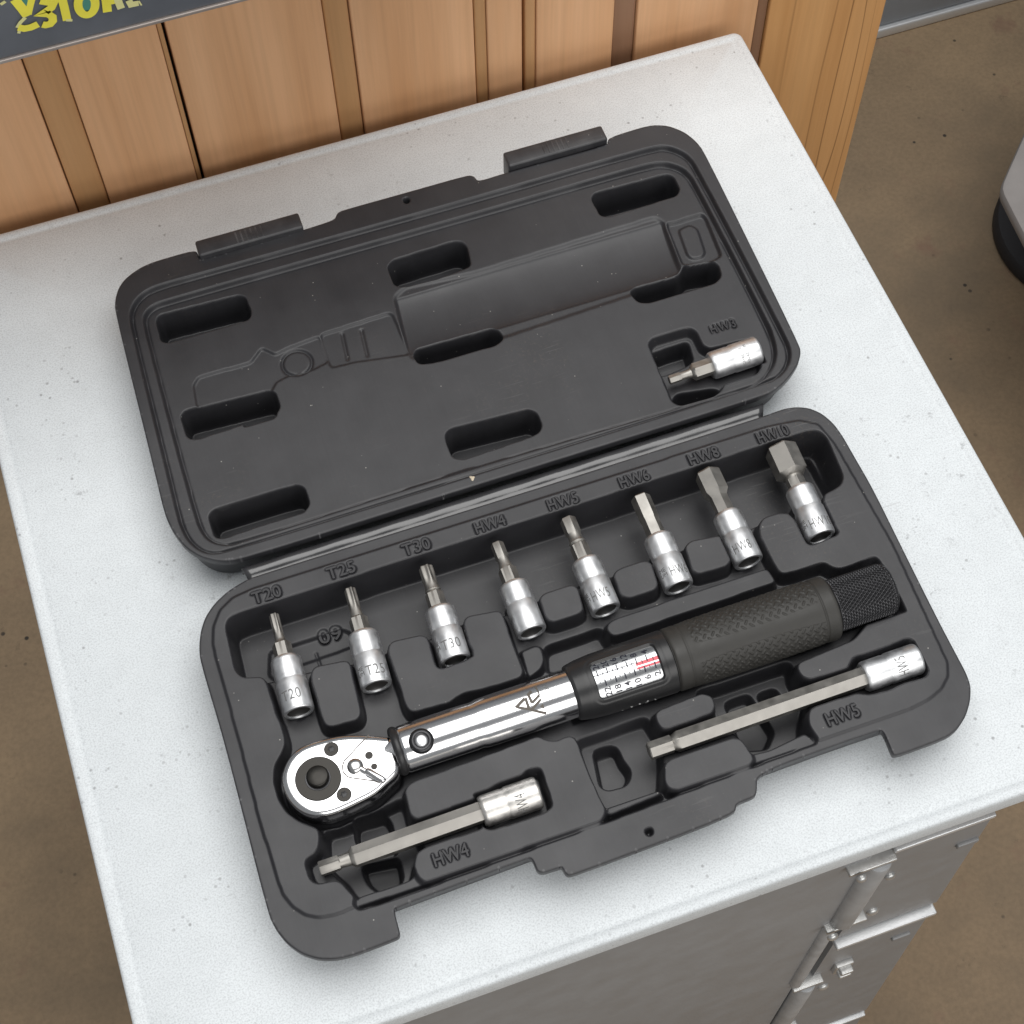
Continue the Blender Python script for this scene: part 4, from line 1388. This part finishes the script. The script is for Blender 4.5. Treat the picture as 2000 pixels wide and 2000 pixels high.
ring, cr_ = disc((752, 1312), 0.0083, ZH, [(-0.001, 1.0), (0.0002, 1.0), (0.00045, 0.975), (0.00045, 0.55)], 'gear_ring', 'oxide', wrench, 64)
disc((752, 1312), 0.0083, ZH, [(-0.0005, 0.62), (0.0003, 0.56), (0.00062, 0.545), (0.00062, 0.50)], 'ring_groove', 'black_metal', ring, 64)
disc((752, 1308), 0.0041, ZH, [(0.0, 1.0), (0.0019, 1.0), (0.0025, 0.95), (0.0028, 0.84), (0.0028, 0.2)], 'release_button', 'oxide', wrench)
for px in ((832, 1132), (910, 1408)):
    s_o, c_ = disc(px, 0.0027, ZH, [(-0.0006, 1.0), (0.0001, 1.0), (0.00025, 0.94), (0.00025, 0.4)], 'head_screw', 'oxide', wrench, 36)
    V, Fc = loft([(0.00028, starr(0.00135, 0.30)), (0.00034, starr(0.0012, 0.30))], (c_[0], c_[1], ZH), (0, 0, 1), (1, 0, 0), 36)
    obj('screw_recess', V, Fc, 'oring', s_o)
# direction lever set in the shallow bay of the head
bay = chaikin(polyz(full('R4', [(600, 262), (560, 300), (240, 640), (212, 720), (225, 800), (280, 865), (340, 885), (640, 925), (790, 960)]), ZH), 0)
V = []
st_v, st_f = stroke(bay, 0.00046)
st_v[:, 2] = ZH + 0.00004
obj('bay_line', st_v, st_f, 'logo', head, smooth=False)
lv, lc = disc((400, 722), 0.0030, ZH, [(-0.0003, 1.0), (0.0004, 1.0), (0.0010, 0.93), (0.0016, 0.78), (0.0020, 0.55), (0.00215, 0.30), (0.0022, 0.05)], 'lever_pivot', 'chrome_dull', wrench, 40, 'R4')
pa, pb = (on_z(q, ZH + 0.0016) for q in full('R4', [(585, 790), (800, 915)]))
dv = (pb - pa) / np.linalg.norm(pb - pa)
Ll = float(np.linalg.norm(pb - pa))
rl = 0.00125
V, Fc = loft([(-rl * .9, rl * .25), (-rl * .6, rl * .75), (0, rl), (Ll, rl), (Ll + rl * .6, rl * .75), (Ll + rl * .9, rl * .25)], pa, dv, (0, 0, 1), 24)
pc_ = on_z(full('R4', [(430, 725)])[0], ZH + 0.0006)
pd_ = pa + dv * 0.001 - np.array([0, 0, 0.0010])
V2, F2 = loft([(0, 0.0011), (float(np.linalg.norm(pd_ - pc_)), 0.0009)], pc_, pd_ - pc_, (0, 0, 1), 16)
V, Fc = merge((V, Fc), (V2, F2))
obj('reverse_lever', V, Fc, 'chrome', wrench)
for px, rr in (((605, 553), 0.0016), ((680, 715), 0.0013)):
    disc(px, rr, ZH, [(-0.0002, 1.0), (0.00003, 1.0), (0.00004, 0.7)], 'detent_hole', 'chrome_dull', head, 24, 'R4')
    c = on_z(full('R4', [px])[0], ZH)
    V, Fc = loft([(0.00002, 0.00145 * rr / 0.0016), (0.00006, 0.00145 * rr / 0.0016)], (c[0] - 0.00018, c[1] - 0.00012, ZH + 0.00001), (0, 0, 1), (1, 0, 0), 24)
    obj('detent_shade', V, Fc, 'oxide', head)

# neck behind the head, rubber ring, tube
wl([(-0.010, 0.0046), (-0.002, 0.0060), (0.002, 0.0074)], 'neck', 'chrome', n=48)
th_ = np.linspace(0, 2 * np.pi, 64, endpoint=False)
sec = [(-0.0016 + 0.0017 * math.cos(k) + 0.0016, 0.0078 + 0.0014 * math.sin(k)) for k in np.linspace(math.pi, 2.0 * math.pi + math.pi, 17)]
wl([(s, r) for s, r in sec], 'rubber_ring', 'oring', n=64, sharp=None)
tube = wl([(0.0012, 0.0070), (0.0013, 0.0083), (0.0018, 0.0087), (0.0026, 0.0088), (0.028, 0.0088), (0.0292, 0.0087), (0.0304, 0.0087), (0.0325, 0.0091), (0.036, 0.0092), (0.076, 0.0092)], 'tube', 'chrome', n=128)
# pivot pin
sp, tp = WR.hit((823, 1447), 0.0092)
pdir = WR.pt(0, tp, 1.0) - WR.o
pc0 = WR.pt(sp, tp, 0.0078)
V, Fc = loft([(0, 0.0046), (0.0010, 0.0046), (0.0017, 0.0043), (0.0022, 0.0036), (0.0023, 0.0027), (0.0019, 0.0024)], pc0, pdir, AX, 40)
pin = obj('pivot_pin', V, Fc, 'black_metal', wrench, sharp=60)
V, Fc = loft([(0.0017, 0.0023), (0.0023, 0.0022), (0.0027, 0.0018), (0.0028, 0.0010), (0.0027, 0.0003)], pc0, pdir, AX, 24)
obj('rivet', V, Fc, 'satin', pin)
# logo etched on the tube
RT = 0.00925


def etch(poly_px, tri):
    pts = np.array([WR.hit(p, RT) for p in full('R1', poly_px)])
    V = np.column_stack([pts[:, 0], pts[:, 1] * RT, np.full(len(pts), 0.00003)])
    V, Fc = subdivide(V, tri, 0.0008)
    V[:, 2] = 0.00003
    return WR.o + np.outer(V[:, 0], WR.a) + np.outer((RT + V[:, 2]) * np.cos(V[:, 1] / RT), WR.up) + np.outer((RT + V[:, 2]) * np.sin(V[:, 1] / RT), WR.sd), Fc


def ribbon(pts, w):
    v, f = stroke(pts, w * 1.4)
    return [tuple(q[:2]) for q in v], f


lg = []
for pts, w in (([(440, 1120), (410, 1105), (620, 885)], 62), ([(635, 870), (735, 1170)], 58), ([(425, 1128), (700, 1165), (960, 1235), (1200, 1285)], 50),
               ([(795, 1195), (1060, 905)], 52), ([(800, 690), (715, 785), (815, 1010)], 56), ([(815, 1010), (1015, 795)], 54), ([(1018, 790), (925, 590)], 30), ([(885, 590), (940, 565)], 50)):
    lg.append(etch(*ribbon(pts, w)))
lg.append(etch([(1030, 1110), (1110, 1020), (1150, 1160)], [(0, 1, 2)]))
V, Fc = merge(*lg)
obj('etched_logo', V, Fc, 'logo', tube, smooth=False)
for tx, px, hh in (('Tool', (1205, 650), 0.0021), ('k-', (1310, 930), 0.0017)):
    s0, t0 = WR.hit(full('R1', [px])[0], RT)
    V, Fc = text_mesh(tx)
    sc = hh / np.ptp(V[:, 1])
    V = V * np.array([sc, sc, 0])
    V, Fc = subdivide(V, Fc, 0.0008)
    V[:, 2] = 0.00003
    obj('etched_word', WR.wrap(V, s0, t0, RT, (-0.10, -0.995), (-0.995, 0.10)), Fc, 'engrave', tube, smooth=False)

# scale sleeve with its window
S0, S1 = 0.0672 * KS, 0.1064 * KS
RS0, RS1 = 0.0112, 0.0121
wpx = full('R2', [(290, 645), (1490, 250), (1735, 940), (545, 1320)])
RSC = 0.01105
whit = np.array([WR.hit(p, RS0 + 0.0005) for p in wpx])
ws0, ws1 = (whit[0, 0] + whit[3, 0]) / 2 - 0.0002, (whit[1, 0] + whit[2, 0]) / 2
wt0, wt1 = (whit[0, 1] + whit[1, 1]) / 2, (whit[2, 1] + whit[3, 1]) / 2
wt0 = max(wt0, -0.62)


def sleeve_r(s, t):
    r = np.interp(s, [S0, S0 + 0.0003, S0 + 0.0012, S0 + 0.0050, S0 + 0.0110, S1 - 0.0008, S1 - 0.0002, S1], [0.0094, 0.0102, 0.0106, 0.0113, 0.0118, 0.0121, 0.0120, 0.0112])
    tt = (t + np.pi) % (2 * np.pi) - np.pi
    cs, ct = (ws0 + ws1) / 2, (wt0 + wt1) / 2
    rc = 0.0016
    dx = np.abs(s - cs) - (ws1 - ws0) / 2 + rc
    dy = np.abs(tt - ct) * 0.0113 - (wt1 - wt0) / 2 * 0.0113 + rc
    sd = np.hypot(np.maximum(dx, 0), np.maximum(dy, 0)) + np.minimum(np.maximum(dx, dy), 0) - rc
    k = np.clip((sd + 0.0003) / 0.0006, 0, 1)
    k = k * k * (3 - 2 * k)
    frame = np.clip((sd - 0.0016) / 0.0008, 0, 1)
    return np.where(k < 1, 0.0104 * (1 - k) + r * k, r) - 0.0002 * (1 - frame) * k


V, Fc = grid_surf(np.unique(np.concatenate([np.arange(S0, S1, 0.0002), [S0 + 0.0003, S1 - 0.0002, S1]])), np.linspace(-np.pi, np.pi, 360, endpoint=False), sleeve_r)
n_t = 360
Fc.append(tuple(range(n_t)))
Fc.append(tuple(range(len(V) - 1, len(V) - n_t - 1, -1)))
sleeve = obj('scale_sleeve', V, Fc, 'sleeve', wrench, sharp=None)
# curved scale plate seen through the window
RPL = 0.01065
ss_ = np.linspace(ws0 - 0.0006, ws1 + 0.0006, 8)
tt_ = np.linspace(wt0 - 0.06, wt1 + 0.06, 40)
V, Fc = [], []
for s in ss_:
    for t in tt_:
        V.append(WR.pt(s, t, RPL))
for i in range(7):
    for j in range(39):
        Fc.append((i * 40 + j, i * 40 + j + 1, (i + 1) * 40 + j + 1, (i + 1) * 40 + j))
plate = obj('scale_plate', V, Fc, 'scale', wrench)


def scale_poly(px_list, faces, name, mat, lift):
    pts = np.array([WR.hit(p, RPL) for p in full('R2', px_list)])
    V = np.column_stack([pts[:, 0], pts[:, 1] * RPL, np.zeros(len(pts))])
    V, Fc = subdivide(V, faces, 0.0006)
    return WR.o + np.outer(V[:, 0], WR.a) + np.outer((RPL + lift) * np.cos(V[:, 1] / RPL), WR.up) + np.outer((RPL + lift) * np.sin(V[:, 1] / RPL), WR.sd), Fc


lines = [([(385, 886), (1172, 622)], 10)]
for x, y in ((430, 780), (615, 718), (800, 660), (985, 602), (1165, 542), (1358, 480)):
    lines.append(([(x, y), (x + 38, y + 110)], 16))
for x, y in ((540, 800), (730, 738), (908, 678), (1090, 620), (1282, 560), (1488, 502)):
    lines.append(([(x, y), (x + 24, y + 70)], 11))
for x, y in ((588, 935), (783, 865), (962, 805), (1140, 740), (1330, 680), (1525, 600)):
    lines.append(([(x, y), (x + 38, y + 118)], 17))
for x, y in ((495, 975), (690, 910), (870, 850), (1055, 790), (1245, 735), (1435, 670)):
    lines.append(([(x, y), (x + 16, y + 38)], 10))
V, Fc = merge(scale_poly([(1168, 628), (1630, 468), (1672, 535), (1188, 688)], [(0, 1, 2, 3)], 'red', 'red', 0.00003),
              scale_poly([(1196, 715), (1682, 562), (1700, 602), (1205, 755)], [(0, 1, 2, 3)], 'red', 'red', 0.00003))
obj('red_band', V, Fc, 'red', plate, smooth=False)
V, Fc = merge(*[scale_poly(*ribbon(p, w), 'tick', 'ink', 0.00006) for p, w in lines])
obj('tick_marks', V, Fc, 'ink', plate, smooth=False)
for tx, px in (('24', (405, 690)), ('20', (585, 640)), ('16', (760, 590)), ('12', (945, 525)), ('8', (1128, 485)), ('4', (1335, 420)),
               ('22', (660, 1165)), ('18', (850, 1100)), ('14', (1035, 1045)), ('10', (1225, 985)), ('6', (1405, 890)), ('2', (1590, 820))):
    s0, t0 = WR.hit(full('R2', [px])[0], RPL)
    V, Fc = text_mesh(tx, space=1.08, offset=0.014)
    sc = 0.00245 / np.ptp(V[:, 1])
    V = V * np.array([sc * 1.05, sc, 0])
    V, Fc = subdivide(V, Fc, 0.0006)
    V[:, 2] = 0.00006
    obj('scale_digit', WR.wrap(V, s0, t0, RPL, (-0.03, -1), (-1, 0.03)), Fc, 'ink', plate, smooth=False)
# worn white print along the sleeve
parts = []
for x, y in ((790, 1590), (940, 1520), (1100, 1455), (1125, 1495), (1250, 1395), (1375, 1375), (1405, 1345), (1555, 1310), (1665, 1300), (1740, 1275)):
    for _ in range(3):
        cx, cy = x + random.uniform(-14, 14), y + random.uniform(-12, 12)
        q = [(cx + random.uniform(8, 18) * math.cos(k), cy + random.uniform(5, 11) * math.sin(k)) for k in np.linspace(0, 6.28, 6, endpoint=False)]
        pts = np.array([WR.hit(p, 0.0119) for p in full('R2', q)])
        rr = np.array([float(sleeve_r(np.array(s), np.array(t))) for s, t in pts]) + 0.00006
        parts.append((np.array([WR.pt(s, t, r) for (s, t), r in zip(pts, rr)]), [tuple(range(6))]))
V, Fc = merge(*parts)
obj('worn_print', V, Fc, 'white_print', sleeve, smooth=False)

# rubber grip with moulded tread
G0, G1 = 0.1066 * KS, 0.1724 * KS


def grip_r(s, t):
    base = np.interp(s, [G0, G0 + 0.0005, G0 + 0.0012, G0 + 0.0052, G0 + 0.0056, G0 + 0.0064, G0 + 0.025, G1 - 0.012, G1 - 0.0062, G1 - 0.0058, G1 - 0.0052, G1 - 0.0014, G1 - 0.0006, G1 - 0.0001, G1],
                     [0.0113, 0.0119, 0.01215, 0.01220, 0.01195, 0.01218, 0.0125, 0.01255, 0.01235, 0.0120, 0.0124, 0.0125, 0.0123, 0.0118, 0.0105])
    tt = (t + np.pi) % (2 * np.pi) - np.pi
    u, v = (s - G0) * 1000, tt * 12.4
    # tread fields: everything but a smooth band that narrows towards the ends
    cb = 5.2
    half = 2.6 + 1.6 * np.clip(np.abs((u - 33) / 27), 0, 1) ** 2
    fld = np.clip((np.abs(v - cb) - half) / 0.25, 0, 1) * np.clip((u - 8.5) / 0.5, 0, 1) * np.clip((59 - u) / 0.5, 0, 1)
    # rows of short diagonal dashes, alternating direction
    p = 3.3
    h = np.zeros_like(u)
    for ox, sg in ((0.0, 1), (0.5, -1)):
        a = (u / p + ox) % 1.0 - 0.5
        b = ((v + (0.5 * p if ox else 0)) / p) % 1.0 - 0.5
        x, y = a * p, b * p
        c, sn = math.cos(sg * 0.85), math.sin(sg * 0.85)
        xl, yl = x * c + y * sn, -x * sn + y * c
        d = np.hypot(np.maximum(np.abs(xl) - 0.75, 0), yl)
        h = np.maximum(h, np.clip((0.40 - d) / 0.2, 0, 1))
    return base - 0.00012 * fld + 0.00030 * h * fld


V, Fc = grid_surf(np.arange(G0, G1 + 0.0001, 0.00022), np.linspace(-np.pi, np.pi, 340, endpoint=False), grip_r)
Fc.append(tuple(range(340)))
Fc.append(tuple(range(len(V) - 1, len(V) - 341, -1)))
obj('rubber_grip', V, Fc, 'rubber', wrench, sharp=None)

# knurled setting knob
K0, K1 = 0.1726 * KS, 0.1974 * KS


def knob_r(s, t):
    base = np.interp(s, [K0, K0 + 0.0004, K0 + 0.0010, K1 - 0.0012, K1 - 0.0005, K1], [0.0088, 0.0096, 0.0099, 0.0099, 0.0096, 0.0088])
    k = 40 / (2 * np.pi)
    pa_, pb_ = ((t * k + s * 1000 * 0.46) % 1.0), ((t * k - s * 1000 * 0.46) % 1.0)
    tri = lambda x: 1 - np.abs(2 * x - 1)
    h = np.minimum(tri(pa_), tri(pb_))
    on = np.clip((s - K0 - 0.001) / 0.0004, 0, 1) * np.clip((K1 - 0.0013 - s) / 0.0004, 0, 1)
    return base - 0.00040 * on + 0.00095 * h * on


V, Fc = grid_surf(np.arange(K0, K1 + 0.00005, 0.00016), np.linspace(-np.pi, np.pi, 464, endpoint=False), knob_r)
Fc.append(tuple(range(464)))
Fc.append(tuple(range(len(V) - 1, len(V) - 465, -1)))
obj('knurled_knob', V, Fc, 'black_metal', wrench, sharp=None)

# ------------------------------------------------------------------ dried fleck on the lid rim
pf = on_z((923, 934), ZR - 0.0002)
V, Fc = loft([(0, lambda t: 0.0013 + 0.0004 * math.sin(3 * t + 1)), (0.0004, lambda t: 0.0011 + 0.0003 * math.sin(3 * t + 1)), (0.0007, lambda t: 0.0005 + 0.0002 * math.sin(2 * t))],
             pf - np.array([0, 0, 0.0003]), (0.1, 0.05, 1), (1, 0, 0), 18)
tag(obj('glue_fleck', V, Fc, 'fleck', None, sharp=None), 'tiny beige fleck of dried glue on the lid rim beside the hinge', 'fleck')
